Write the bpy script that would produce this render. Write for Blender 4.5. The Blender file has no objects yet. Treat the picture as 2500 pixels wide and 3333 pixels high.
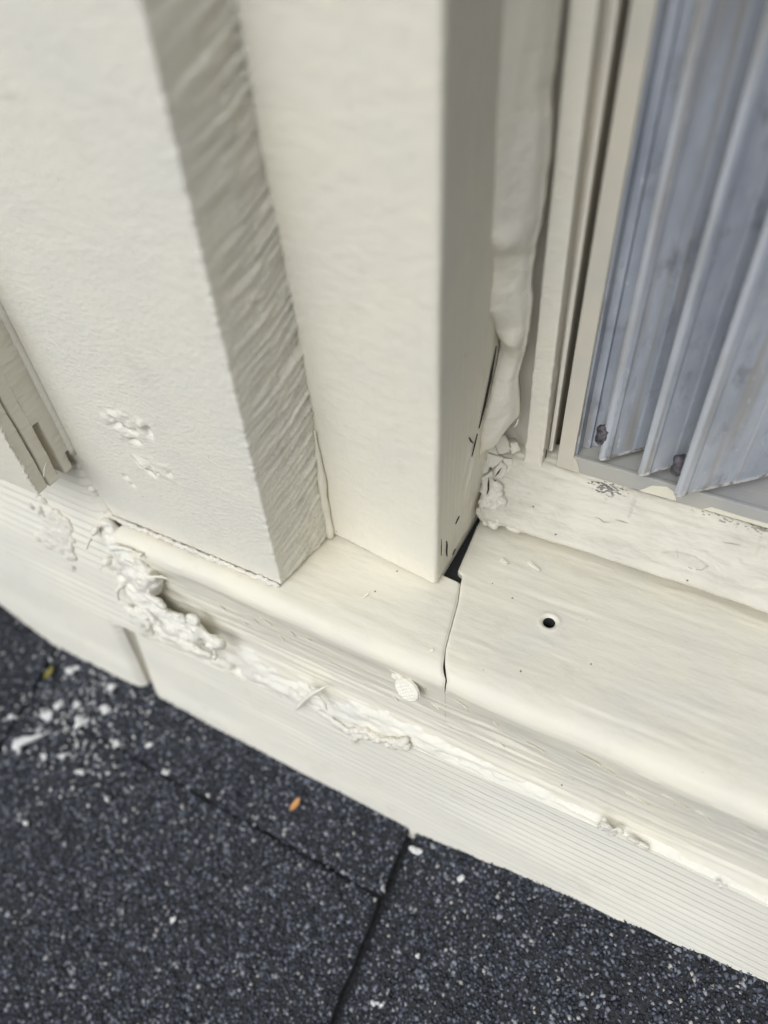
import bpy, math, random
import numpy as np
from mathutils import Matrix, Vector

SC = bpy.context.scene
COL = SC.collection
MM = 0.001                      # all shapes below are laid out in millimetres
rng = np.random.default_rng(7)
random.seed(7)

# ------------------------------------------------------------------ camera
cam_d = bpy.data.cameras.new('camera')
cam = bpy.data.objects.new('camera', cam_d)
COL.objects.link(cam)
right = (0.88288, 0.46640, -0.05470)
down = (0.30590, -0.65958, -0.68657)
fwd = (-0.35630, 0.58943, -0.72500)
m = Matrix(((right[0], -down[0], -fwd[0], 0.0573333),
            (right[1], -down[1], -fwd[1], -0.1219998),
            (right[2], -down[2], -fwd[2], 0.1760856),
            (0, 0, 0, 1)))
cam.matrix_world = m
cam_d.sensor_fit = 'HORIZONTAL'
cam_d.sensor_width = 36.0
cam_d.lens = 36.0 * 2350 / 2500
cam_d.clip_start = 0.005
cam_d.clip_end = 100.0
cam_d.dof.use_dof = True
cam_d.dof.focus_distance = 0.213
cam_d.dof.aperture_fstop = 7.0
SC.camera = cam

# ------------------------------------------------------------------ sky and sun (overcast)
SUN_EL, SUN_AZ = math.radians(43), math.radians(-172)   # azimuth of the light's origin: x=sin, y=cos
world = bpy.data.worlds.new('World')
SC.world = world
world.use_nodes = True
wn, wl = world.node_tree.nodes, world.node_tree.links
wn.clear()
sky = wn.new('ShaderNodeTexSky')
sky.sky_type = 'NISHITA'
sky.sun_disc = False
sky.sun_elevation = SUN_EL
sky.sun_rotation = SUN_AZ
sky.air_density = 1.0
sky.dust_density = 6.0
sky.ozone_density = 1.0
hs = wn.new('ShaderNodeHueSaturation')
hs.inputs['Saturation'].default_value = 0.0
bg = wn.new('ShaderNodeBackground')
bg.inputs['Strength'].default_value = 0.10
wo = wn.new('ShaderNodeOutputWorld')
wl.new(sky.outputs[0], hs.inputs['Color'])
wl.new(hs.outputs[0], bg.inputs['Color'])
wl.new(bg.outputs[0], wo.inputs['Surface'])

sun_d = bpy.data.lights.new('sun', 'SUN')
sun = bpy.data.objects.new('sun', sun_d)
COL.objects.link(sun)
sun_d.energy = 1.5
sun_d.angle = math.radians(64)
sun_d.color = (0.94, 0.972, 1.0)
sdir = Vector((math.sin(SUN_AZ) * math.cos(SUN_EL), math.cos(SUN_AZ) * math.cos(SUN_EL), math.sin(SUN_EL)))
sun.rotation_euler = sdir.to_track_quat('Z', 'Y').to_euler()

SC.view_settings.view_transform = 'Standard'
SC.view_settings.look = 'None'
SC.view_settings.exposure = -0.19
SC.view_settings.gamma = 1.0
SC.view_settings.use_curve_mapping = False
SC.render.engine = 'CYCLES'
SC.cycles.use_denoising = True
SC.cycles.max_bounces = 8
SC.cycles.diffuse_bounces = 5

# ------------------------------------------------------------------ noise
def _hash(ix, iy, iz, seed):
    h = (ix * 374761393 + iy * 668265263 + iz * 2147483647 + seed * 144665) & 0xFFFFFFFF
    h = ((h ^ (h >> 13)) * 1274126177) & 0xFFFFFFFF
    h = ((h ^ (h >> 16)) * 2246822519) & 0xFFFFFFFF
    return ((h ^ (h >> 15)) & 0xFFFFFF) / float(0xFFFFFF) * 2 - 1

def vnoise(P, scale, seed=0):
    """value noise in [-1,1]; scale = feature size in mm (scalar or 3)"""
    Q = np.asarray(P, float) / np.asarray(scale, float)
    I = np.floor(Q).astype(np.int64)
    F = Q - I
    F = F * F * F * (F * (F * 6 - 15) + 10)
    r = 0
    for dx in (0, 1):
        wx = F[:, 0] if dx else 1 - F[:, 0]
        for dy in (0, 1):
            wy = F[:, 1] if dy else 1 - F[:, 1]
            for dz in (0, 1):
                wz = F[:, 2] if dz else 1 - F[:, 2]
                r = r + wx * wy * wz * _hash(I[:, 0] + dx, I[:, 1] + dy, I[:, 2] + dz, seed)
    return r

def fbm(P, scale, octv=3, seed=0, gain=0.5):
    r, a, t = 0, 1.0, 0.0
    s = np.asarray(scale, float)
    for o in range(octv):
        r = r + a * vnoise(P, s, seed + o * 17)
        t += a
        a *= gain
        s = s / 2.03
    return r / t

def ss(a, b, x):
    t = np.clip((x - a) / (b - a), 0, 1)
    return t * t * (3 - 2 * t)

def gauss(P, c, s):
    d = (P - np.asarray(c, float)) / np.asarray(s, float)
    return np.exp(-(d * d).sum(1))

# ------------------------------------------------------------------ mesh helpers
def mesh_obj(name, V, faces, mat, parent=None, smooth=True):
    me = bpy.data.meshes.new(name)
    V = np.asarray(V, float) * MM
    if isinstance(faces, np.ndarray):
        k = faces.shape[1]
        me.vertices.add(len(V))
        me.vertices.foreach_set('co', V.astype(np.float32).ravel())
        me.loops.add(faces.size)
        me.loops.foreach_set('vertex_index', faces.astype(np.int32).ravel())
        me.polygons.add(len(faces))
        me.polygons.foreach_set('loop_start', np.arange(0, faces.size, k, dtype=np.int32))
        me.polygons.foreach_set('loop_total', np.full(len(faces), k, np.int32))
        me.update(calc_edges=True)
    else:
        me.from_pydata([tuple(v) for v in V], [], [tuple(int(i) for i in f) for f in faces])
    me.validate()
    if smooth:
        tot = np.empty(len(me.polygons), np.int32)
        me.polygons.foreach_get('loop_total', tot)
        me.polygons.foreach_set('use_smooth', tot <= 4)
    me.materials.append(mat)
    ob = bpy.data.objects.new(name, me)
    COL.objects.link(ob)
    if parent is not None:
        ob.parent = parent
    return ob

def tag(o, label=None, cat=None, group=None, kind=None):
    if label: o['label'] = label
    if cat: o['category'] = cat
    if group: o['group'] = group
    if kind: o['kind'] = kind
    return o

def thing(name, loc, label, cat, group=None):
    e = bpy.data.objects.new(name, None)
    e.empty_display_size = 0.01
    COL.objects.link(e)
    tag(e, label, cat, group)
    return e

def grid_faces(nu, nv, off=0, wrap_v=False):
    i = np.arange(nu - 1)[:, None]
    j = np.arange(nv if wrap_v else nv - 1)[None, :]
    j2 = (j + 1) % nv
    a = i * nv + j
    b = (i + 1) * nv + j
    c = (i + 1) * nv + j2
    d = i * nv + j2
    return (np.stack([a, b, c, d], -1).reshape(-1, 4) + off)

def merge(V, F):
    K = np.round(V / 1e-4).astype(np.int64)
    _, first, inv = np.unique(K, axis=0, return_index=True, return_inverse=True)
    inv = inv.reshape(-1)
    return V[first], inv[F]

def rbox(lo, hi, r, step, dense='-y', disp=None, warp=None):
    """box with rounded edges, dense gridded faces where seen, coarse elsewhere"""
    lo, hi = np.asarray(lo, float), np.asarray(hi, float)
    Vs, Fs, n0 = [], [], 0
    for ax in range(3):
        for sgn, nm in ((-1, '-'), (1, '+')):
            key = nm + 'xyz'[ax]
            o = [k for k in range(3) if k != ax]
            cs = []
            for k in o:
                e = np.array([0, .15, .35, .6, 1.0]) * r
                if key in dense:
                    n = max(2, int(round((hi[k] - lo[k] - 2 * r) / (step if np.isscalar(step) else step[k]))))
                    mid = np.linspace(lo[k] + r, hi[k] - r, n + 1)
                else:
                    mid = np.array([lo[k] + r, hi[k] - r])
                cs.append(np.concatenate([lo[k] + e[:-1], mid, hi[k] - e[:-1][::-1]]))
            A, B = np.meshgrid(cs[0], cs[1], indexing='ij')
            P = np.zeros(A.shape + (3,))
            P[..., o[0]] = A
            P[..., o[1]] = B
            P[..., ax] = hi[ax] if sgn > 0 else lo[ax]
            f = grid_faces(A.shape[0], A.shape[1])
            flip = (sgn > 0) == (ax == 1)
            if flip:
                f = f[:, ::-1]
            Vs.append(P.reshape(-1, 3))
            Fs.append(f + n0)
            n0 += P.shape[0] * P.shape[1]
    V = np.concatenate(Vs)
    F = np.concatenate(Fs)
    V, F = merge(V, F)
    Q = np.clip(V, lo + r, hi - r)
    D = V - Q
    N = D / np.maximum(np.linalg.norm(D, axis=1, keepdims=True), 1e-9)
    V = Q + r * N
    if disp is not None:
        V = V + N * disp(V, N)[:, None]
    if warp is not None:
        V = warp(V)
    return V, F

def prism(poly, z0, z1, nz=2, cap=True):
    """vertical prism of an xy polygon (counter-clockwise)"""
    poly = np.asarray(poly, float)
    n = len(poly)
    zs = np.linspace(z0, z1, nz)
    V = np.concatenate([np.c_[poly, np.full(n, z)] for z in zs])
    F = []
    for k in range(nz - 1):
        for i in range(n):
            j = (i + 1) % n
            F.append((k * n + i, k * n + j, (k + 1) * n + j, (k + 1) * n + i))
    if cap:
        F.append(tuple(range(n))[::-1])
        F.append(tuple((nz - 1) * n + i for i in range(n)))
    return V, F

def ribbon_poly(line, t):
    """thin strip of thickness t around an xy polyline"""
    L = np.asarray(line, float)
    d = np.gradient(L, axis=0)
    d /= np.linalg.norm(d, axis=1, keepdims=True)
    nrm = np.c_[-d[:, 1], d[:, 0]]
    return np.concatenate([L - nrm * t / 2, (L + nrm * t / 2)[::-1]])

def tube(pts, rad, sides=8, sub=4):
    pts = np.asarray(pts, float)
    t = np.arange(len(pts))
    tt = np.linspace(0, len(pts) - 1, (len(pts) - 1) * sub + 1)
    P = np.stack([np.interp(tt, t, pts[:, k]) for k in range(3)], 1)
    for _ in range(2):
        P[1:-1] = (P[:-2] + 2 * P[1:-1] + P[2:]) / 4
    R = np.interp(tt, t, rad)
    d = np.gradient(P, axis=0)
    d /= np.linalg.norm(d, axis=1, keepdims=True) + 1e-9
    up = np.array([0.31, 0.77, 0.55])
    a = np.cross(d, up)
    a /= np.linalg.norm(a, axis=1, keepdims=True) + 1e-9
    b = np.cross(d, a)
    th = np.linspace(0, 2 * np.pi, sides, endpoint=False)
    V = (P[:, None] + R[:, None, None] * (np.cos(th)[None, :, None] * a[:, None] + np.sin(th)[None, :, None] * b[:, None])).reshape(-1, 3)
    F = [tuple(f) for f in grid_faces(len(P), sides, wrap_v=True)]
    F.append(tuple(range(sides)))
    F.append(tuple((len(P) - 1) * sides + i for i in range(sides))[::-1])
    return V, F

_ico = None
def ico():
    global _ico
    if _ico is None:
        import bmesh
        bm = bmesh.new()
        bmesh.ops.create_icosphere(bm, subdivisions=2, radius=1)
        _ico = (np.array([v.co[:] for v in bm.verts]), np.array([[v.index for v in f.verts] for f in bm.faces]))
        bm.free()
    return _ico

def blob(name, balls, mat, voxel=0.5, disp=None, parent=None, tubes=()):
    """lumps fused into one skin: balls = (centre, radii, tilt about y)"""
    IV, IF = ico()
    Vs, Fs, n0 = [], [], 0
    for c, r, *rest in balls:
        r = np.ones(3) * r
        v = IV * r
        if rest:
            rot = np.array(Matrix.Rotation(rest[0], 3, 'Y'))
            v = v @ rot.T
        Vs.append(v + np.asarray(c, float))
        Fs += [tuple(f + n0) for f in IF]
        n0 += len(v)
    for tp, tr in tubes:
        v, f = tube(tp, tr)
        Vs.append(v)
        Fs += [tuple(i + n0 for i in q) for q in f]
        n0 += len(v)
    me = bpy.data.meshes.new('tmp')
    me.from_pydata([tuple(v) for v in np.concatenate(Vs)], [], [tuple(int(i) for i in f) for f in Fs])
    ob = bpy.data.objects.new('tmp', me)
    COL.objects.link(ob)
    md = ob.modifiers.new('r', 'REMESH')
    md.mode = 'VOXEL'
    md.voxel_size = voxel
    sm = ob.modifiers.new('s', 'SMOOTH')
    sm.iterations = 3
    dg = bpy.context.evaluated_depsgraph_get()
    ev = bpy.data.meshes.new_from_object(ob.evaluated_get(dg))
    n = len(ev.vertices)
    V = np.empty(n * 3, np.float32)
    ev.vertices.foreach_get('co', V)
    V = V.reshape(-1, 3).astype(float)
    N = np.empty(n * 3, np.float32)
    ev.vertices.foreach_get('normal', N)
    N = N.reshape(-1, 3)
    F = [tuple(p.vertices) for p in ev.polygons]
    bpy.data.objects.remove(ob)
    bpy.data.meshes.remove(me)
    bpy.data.meshes.remove(ev)
    if disp is not None:
        V = V + N * disp(V)[:, None]
    return mesh_obj(name, V, F, mat, parent)

# ------------------------------------------------------------------ materials
def new_mat(name):
    mt = bpy.data.materials.new(name)
    mt.use_nodes = True
    nt = mt.node_tree
    return mt, nt.nodes, nt.links, nt.nodes['Principled BSDF']

def obj_coords(n, l, scale):
    g = n.new('ShaderNodeNewGeometry')
    v = n.new('ShaderNodeVectorMath')
    v.operation = 'MULTIPLY'
    v.inputs[1].default_value = scale
    l.new(g.outputs['Position'], v.inputs[0])
    return v.outputs[0]

def add_bumps(n, l, bsdf, bumps):
    prev = None
    for scale, detail, rough, dist in bumps:
        t = n.new('ShaderNodeTexNoise')
        t.inputs['Scale'].default_value = 1.0
        t.inputs['Detail'].default_value = detail
        t.inputs['Roughness'].default_value = rough
        l.new(obj_coords(n, l, tuple(1000.0 / s for s in scale)), t.inputs['Vector'])
        b = n.new('ShaderNodeBump')
        b.inputs['Strength'].default_value = 1.0
        b.inputs['Distance'].default_value = dist * MM
        l.new(t.outputs['Fac'], b.inputs['Height'])
        if prev is not None:
            l.new(prev.outputs['Normal'], b.inputs['Normal'])
        prev = b
    if prev is not None:
        l.new(prev.outputs['Normal'], bsdf.inputs['Normal'])

def paint(name, col, bumps=(), rough=0.55, vary=0.05, specks=0.0, tint=None, spec=0.35):
    """painted timber: slight blotching in the coat and tiny dirt specks"""
    mt, n, l, bs = new_mat(name)
    bs.inputs['Roughness'].default_value = rough
    bs.inputs['Specular IOR Level'].default_value = spec
    t = n.new('ShaderNodeTexNoise')
    t.inputs['Scale'].default_value = 1.0
    t.inputs['Detail'].default_value = 4
    l.new(obj_coords(n, l, (45, 45, 45)), t.inputs['Vector'])
    mx = n.new('ShaderNodeMix')
    mx.data_type = 'RGBA'
    c2 = tint or (col[0] * (1 - vary * 2.4), col[1] * (1 - vary * 1.9), col[2] * (1 - vary * .6))
    mx.inputs[6].default_value = (*col, 1)
    mx.inputs[7].default_value = (*c2, 1)
    mr = n.new('ShaderNodeMapRange')
    mr.inputs[1].default_value = 0.42
    mr.inputs[2].default_value = 0.72
    l.new(t.outputs['Fac'], mr.inputs[0])
    l.new(mr.outputs[0], mx.inputs[0])
    out = mx.outputs[2]
    gn = n.new('ShaderNodeTexNoise')
    gn.inputs['Scale'].default_value = 1.0
    gn.inputs['Detail'].default_value = 6
    gn.inputs['Roughness'].default_value = .68
    l.new(obj_coords(n, l, (62, 62, 48)), gn.inputs['Vector'])
    gr = n.new('ShaderNodeMapRange')
    gr.inputs[1].default_value, gr.inputs[2].default_value = .58, .80
    gr.inputs[4].default_value = .38
    l.new(gn.outputs['Fac'], gr.inputs[0])
    gm = n.new('ShaderNodeMix')
    gm.data_type = 'RGBA'
    l.new(gr.outputs[0], gm.inputs[0])
    l.new(out, gm.inputs[6])
    gm.inputs[7].default_value = (.50, .45, .36, 1)
    out = gm.outputs[2]
    rv = n.new('ShaderNodeMapRange')
    rv.inputs[3].default_value, rv.inputs[4].default_value = rough - .12, rough + .18
    l.new(gn.outputs['Fac'], rv.inputs[0])
    l.new(rv.outputs[0], bs.inputs['Roughness'])
    if specks > 0:
        vo = n.new('ShaderNodeTexVoronoi')
        vo.inputs['Scale'].default_value = 1.0
        l.new(obj_coords(n, l, (130, 130, 130)), vo.inputs['Vector'])
        n2 = n.new('ShaderNodeTexNoise')
        n2.inputs['Scale'].default_value = 1.0
        l.new(obj_coords(n, l, (900, 900, 900)), n2.inputs['Vector'])
        ad = n.new('ShaderNodeMath')
        ad.operation = 'MULTIPLY_ADD'
        l.new(n2.outputs['Fac'], ad.inputs[0])
        ad.inputs[1].default_value = 0.10
        l.new(vo.outputs['Distance'], ad.inputs[2])
        lt = n.new('ShaderNodeMath')
        lt.operation = 'LESS_THAN'
        l.new(ad.outputs[0], lt.inputs[0])
        lt.inputs[1].default_value = specks
        m2 = n.new('ShaderNodeMix')
        m2.data_type = 'RGBA'
        l.new(lt.outputs[0], m2.inputs[0])
        l.new(out, m2.inputs[6])
        m2.inputs[7].default_value = (0.16, 0.14, 0.11, 1)
        out = m2.outputs[2]
    l.new(out, bs.inputs['Base Color'])
    add_bumps(n, l, bs, bumps)
    return mt

CREAM = (0.79, 0.758, 0.65)
M_front = paint('cream_paint_orange_peel', (0.788, 0.762, 0.668), [((1.4, 1.4, .85), 3, .55, .30)], .5, .02, .07)
M_mid = paint('cream_paint_brushed', (0.78, 0.746, 0.635), [((2.4, 4, 1.1), 3, .5, .16), ((1.7, 1.7, 70), 2, .5, .30)], .5, .02, .07)
M_sill = paint('cream_paint_on_sill', (0.77, 0.735, 0.622), [((14, 1.8, 1.8), 3, .5, .11), ((1.2, .9, .9), 2, .5, .06)], .5, .03, .085)
M_rib = paint('cream_paint_ribbed', (0.765, 0.742, 0.655), [((6, .9, .9), 3, .6, .14)], .6, .02)
M_old = paint('old_yellowed_paint', (0.63, 0.60, 0.515), [((7, 2.0, 2.0), 4, .6, .42), ((1.4, .9, .9), 2, .5, .08)], .5, .05, .09, tint=(0.53, 0.505, 0.43))
M_caulk = paint('cream_caulk', (0.80, 0.775, 0.685), [((1.4, 1.4, 1.4), 4, .6, .30)], .5, .03)
M_crust = paint('crusty_caulk', (0.80, 0.765, 0.675), [((.8, .8, .8), 4, .65, .5)], .65, .04)
M_skin = paint('sagging_caulk_paint', (0.72, 0.685, 0.585), [((2.4, 2.4, 1.3), 4, .6, .34)], .5, .03)
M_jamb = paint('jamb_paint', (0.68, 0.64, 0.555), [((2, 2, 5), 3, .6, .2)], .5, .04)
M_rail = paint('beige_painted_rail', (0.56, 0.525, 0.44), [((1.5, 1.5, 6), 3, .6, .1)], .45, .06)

M_alu = paint('dull_aluminium', (.40, .39, .355), [((8, .8, .8), 3, .6, .08)], .4, .08)
def plain(name, col, rough=.8, metal=0.0):
    mt, n, l, bs = new_mat(name)
    bs.inputs['Base Color'].default_value = (*col, 1)
    bs.inputs['Roughness'].default_value = rough
    bs.inputs['Metallic'].default_value = metal
    add_bumps(n, l, bs, [((1.5, 1.5, 1.5), 3, .6, .2)])
    return mt

M_dark = plain('old_dark_wood_gap_shade', (0.018, 0.019, 0.02), .9)  # near-black wood; also colours the box that stands in for gap shade
M_crack = plain('crack_shade', (0.02, 0.018, 0.016), .9)  # dark colour paints in the shade inside open cracks
M_chip = plain('white_paint_chip', (0.66, 0.67, 0.67), .6)
M_leaf = plain('dry_leaf_scrap', (0.55, 0.29, 0.11), .7)
M_moss = plain('moss_scrap', (0.22, 0.20, 0.05), .9)
M_flake = plain('yellow_paint_remnant', (0.68, 0.65, 0.54), .6)

# zinc sheet of the shutter: blue-grey, white bloom in streaks, brown dirt low down
def zinc():
    mt, n, l, bs = new_mat('weathered_zinc')
    bs.inputs['Metallic'].default_value = 0.1
    bs.inputs['Roughness'].default_value = 0.4
    def noise(scale, det=4, r=.6):
        t = n.new('ShaderNodeTexNoise')
        t.inputs['Scale'].default_value = 1
        t.inputs['Detail'].default_value = det
        t.inputs['Roughness'].default_value = r
        l.new(obj_coords(n, l, tuple(1000 / s for s in scale)), t.inputs['Vector'])
        return t.outputs['Fac']
    def ramp(f, a, b):
        mr = n.new('ShaderNodeMapRange')
        mr.inputs[1].default_value, mr.inputs[2].default_value = a, b
        l.new(f, mr.inputs[0])
        return mr.outputs[0]
    def mix(f, a, b):
        mx = n.new('ShaderNodeMix')
        mx.data_type = 'RGBA'
        l.new(f, mx.inputs[0])
        for s, v in ((6, a), (7, b)):
            if isinstance(v, tuple):
                mx.inputs[s].default_value = (*v, 1)
            else:
                l.new(v, mx.inputs[s])
        return mx.outputs[2]
    c = mix(ramp(noise((11, 11, 30)), .35, .7), (0.35, 0.38, 0.44), (0.53, 0.562, 0.62))
    c = mix(ramp(noise((4, 4, 90), 2), .54, .76), c, (0.36, 0.335, 0.29))
    c = mix(ramp(noise((7, 7, 12), 5, .7), .54, .72), c, (0.24, 0.25, 0.275))
    c = mix(ramp(noise((3.0, 3.0, 7), 6, .75), .61, .74), c, (0.74, 0.755, 0.77))
    l.new(c, bs.inputs['Base Color'])
    add_bumps(n, l, bs, [((3, 3, 9), 3, .5, .10)])
    return mt
M_zinc = zinc()

def bloom_mat():
    mt, n, l, bs = new_mat('white_zinc_bloom')
    bs.inputs['Roughness'].default_value = .75
    t = n.new('ShaderNodeTexNoise')
    t.inputs['Scale'].default_value = 1
    t.inputs['Detail'].default_value = 6
    l.new(obj_coords(n, l, (420, 420, 420)), t.inputs['Vector'])
    cr = n.new('ShaderNodeValToRGB')
    cr.color_ramp.elements[0].position = .38
    cr.color_ramp.elements[0].color = (0.27, 0.25, 0.22, 1)
    cr.color_ramp.elements[1].position = .62
    cr.color_ramp.elements[1].color = (0.62, 0.62, 0.62, 1)
    l.new(t.outputs['Fac'], cr.inputs[0])
    l.new(cr.outputs[0], bs.inputs['Base Color'])
    add_bumps(n, l, bs, [((.8, .8, .8), 4, .6, .25)])
    return mt
M_bloom = bloom_mat()
M_edge = paint('worn_zinc_edge', (.47, .495, .535), [((2, 2, 8), 3, .6, .1)], .4, .1, tint=(.34, .335, .32))

def bolt_mat():
    mt, n, l, bs = new_mat('rusted_bolt')
    bs.inputs['Roughness'].default_value = .45
    bs.inputs['Metallic'].default_value = .3
    t = n.new('ShaderNodeTexNoise')
    t.inputs['Scale'].default_value = 1
    t.inputs['Detail'].default_value = 5
    l.new(obj_coords(n, l, (500, 500, 500)), t.inputs['Vector'])
    cr = n.new('ShaderNodeValToRGB')
    cr.color_ramp.elements[0].position = .35
    cr.color_ramp.elements[0].color = (0.035, 0.03, 0.035, 1)
    cr.color_ramp.elements[1].position = .7
    cr.color_ramp.elements[1].color = (0.19, 0.18, 0.21, 1)
    l.new(t.outputs['Fac'], cr.inputs[0])
    l.new(cr.outputs[0], bs.inputs['Base Color'])
    add_bumps(n, l, bs, [((.9, .9, .9), 4, .6, .6)])
    return mt
M_bolt = bolt_mat()

def asphalt():
    mt, n, l, bs = new_mat('asphalt_shingle_mat')
    bs.inputs['Roughness'].default_value = .85
    t = n.new('ShaderNodeTexNoise')
    t.inputs['Scale'].default_value = 1
    t.inputs['Detail'].default_value = 4
    l.new(obj_coords(n, l, (900, 900, 900)), t.inputs['Vector'])
    cr = n.new('ShaderNodeValToRGB')
    cr.color_ramp.elements[0].position = .4
    cr.color_ramp.elements[0].color = (0.010, 0.011, 0.013, 1)
    cr.color_ramp.elements[1].position = .7
    cr.color_ramp.elements[1].color = (0.04, 0.043, 0.05, 1)
    l.new(t.outputs['Fac'], cr.inputs[0])
    l.new(cr.outputs[0], bs.inputs['Base Color'])
    add_bumps(n, l, bs, [((.8, .8, .8), 3, .6, .5)])
    return mt
M_asph = asphalt()

def granule_mat():
    mt, n, l, bs = new_mat('mineral_granules')
    bs.inputs['Roughness'].default_value = .6
    g = n.new('ShaderNodeNewGeometry')
    cr = n.new('ShaderNodeValToRGB')
    e = cr.color_ramp.elements
    cr.color_ramp.interpolation = 'LINEAR'
    stops = [(0.0, (.010, .012, .016)), (.25, (.022, .026, .038)), (.50, (.048, .056, .08)), (.74, (.10, .113, .15)),
             (.91, (.19, .205, .25)), (.98, (.33, .34, .37)), (1.0, (.48, .45, .40))]
    e[0].position, e[0].color = stops[0][0], (*stops[0][1], 1)
    e[1].position, e[1].color = stops[-1][0], (*stops[-1][1], 1)
    for p, c in stops[1:-1]:
        x = e.new(p)
        x.color = (*c, 1)
    l.new(g.outputs['Random Per Island'], cr.inputs[0])
    l.new(cr.outputs[0], bs.inputs['Base Color'])
    return mt
M_gran = granule_mat()

# moulding paint: as the old paint, with a grey scab where the coat has worn off and dirty pitting by the frame
def moulding_mat():
    mt = M_old.copy()
    mt.name = 'moulding_paint'
    n, l = mt.node_tree.nodes, mt.node_tree.links
    bs = n['Principled BSDF']
    base = bs.inputs['Base Color'].links[0].from_socket
    g = n.new('ShaderNodeNewGeometry')
    def spot(c, s, thr, amp, nscale, col, src):
        a = n.new('ShaderNodeVectorMath'); a.operation = 'SUBTRACT'
        l.new(g.outputs['Position'], a.inputs[0]); a.inputs[1].default_value = tuple(x * MM for x in c)
        b = n.new('ShaderNodeVectorMath'); b.operation = 'DIVIDE'
        l.new(a.outputs[0], b.inputs[0]); b.inputs[1].default_value = tuple(x * MM for x in s)
        d = n.new('ShaderNodeVectorMath'); d.operation = 'LENGTH'
        l.new(b.outputs[0], d.inputs[0])
        t = n.new('ShaderNodeTexNoise'); t.inputs['Scale'].default_value = 1; t.inputs['Detail'].default_value = 4
        l.new(obj_coords(n, l, tuple(1000 / x for x in nscale)), t.inputs['Vector'])
        ma = n.new('ShaderNodeMath'); ma.operation = 'MULTIPLY_ADD'
        l.new(t.outputs['Fac'], ma.inputs[0]); ma.inputs[1].default_value = amp; l.new(d.outputs['Value'], ma.inputs[2])
        mr = n.new('ShaderNodeMapRange'); mr.inputs[1].default_value = thr; mr.inputs[2].default_value = thr - .12
        l.new(ma.outputs[0], mr.inputs[0])
        mx = n.new('ShaderNodeMix'); mx.data_type = 'RGBA'
        l.new(mr.outputs[0], mx.inputs[0]); l.new(src, mx.inputs[6]); mx.inputs[7].default_value = (*col, 1)
        return mx.outputs[2]
    o = spot((32.7, 39.2, 16.2), (3.2, 1.7, 1.7), 1.3, .8, (1.5, .8, .8), (.085, .085, .09), base)
    o = spot((37, 42.0, 19.5), (7, 3.0, 3.0), 2.05, 3.0, (1.1, .5, .5), (.17, .165, .155), o)
    o = spot((85, 43.5, 20.5), (44, 3.0, 3.0), 1.75, 3.0, (1.2, .7, .7), (.30, .28, .235), o)
    l.new(o, bs.inputs['Base Color'])
    return mt
M_mould = moulding_mat()

# ================================================================== STRUCTURE
# wall core behind everything
V, F = rbox((-330, 62, -150), (190, 90, 330), 1, 50, '')
wall = tag(mesh_obj('wall_sheathing', V, F, M_dark), kind='structure')
V, F = rbox((-330, -18, -150), (190, 61.5, -52.5), 1, 50, '')
core = tag(mesh_obj('wall_framing', V, F, M_dark), kind='structure')

# ---- roof
ZX = [-300, -206, -190, -178, -153, -125, -85, -39, 2, 8, 49, 80, 107, 124, 200]
ZZ = [-82, -88, -96, -101, -101, -99.5, -102, -103, -102.5, -103.5, -94.5, -91.5, -86, -83, -72]
def zroof(x, y):
    return np.interp(x, ZX, ZZ) + 0.40 * (y + 41)
xs = np.array([-900, -330] + ZX[1:-1] + [200, 700.])
ys = np.array([-1400, -700, -330, -20.])
A, B = np.meshgrid(xs, ys, indexing='ij')
top = np.stack([A, B, zroof(A, B) - 5.5], -1).reshape(-1, 3)
bot = top - np.array([0, 0, 14.])
nF = grid_faces(len(xs), len(ys))
roof = tag(mesh_obj('roof', np.concatenate([top, bot]), np.concatenate([nF, nF[:, ::-1] + len(top)]), M_asph), kind='structure')

def tri_granules(pts, nrm_z, seed, size=(0.5, 1.0)):
    """each granule: a jittered octahedron sunk a little into the mat"""
    r = np.random.default_rng(seed)
    n = len(pts)
    O = np.array([[1, 0, 0], [-1, 0, 0], [0, 1, 0], [0, -1, 0], [0, 0, 1], [0, 0, -1]], float)
    Fo = np.array([[0, 2, 4], [2, 1, 4], [1, 3, 4], [3, 0, 4], [2, 0, 5], [1, 2, 5], [3, 1, 5], [0, 3, 5]])
    s = r.uniform(size[0], size[1], (n, 1, 1)) * (1 + 0.5 * (r.random((n, 1, 1)) > .93))
    sh = r.uniform(.65, 1.25, (n, 1, 3)) * np.array([1, 1, .75])
    V = O[None] * s * sh + r.normal(0, .16, (n, 6, 3)) * s
    a = r.uniform(0, 2 * np.pi, n)
    t = r.normal(0, .45, (n, 2))
    ca, sa = np.cos(a)[:, None], np.sin(a)[:, None]
    X = V[..., 0] * ca - V[..., 1] * sa
    Y = V[..., 0] * sa + V[..., 1] * ca
    Z = V[..., 2] + X * t[:, :1] + Y * t[:, 1:]
    V = np.stack([X, Y, Z], -1) + pts[:, None]
    F = (Fo[None] + (np.arange(n) * 6)[:, None, None]).reshape(-1, 3)
    return V.reshape(-1, 3), F

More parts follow.
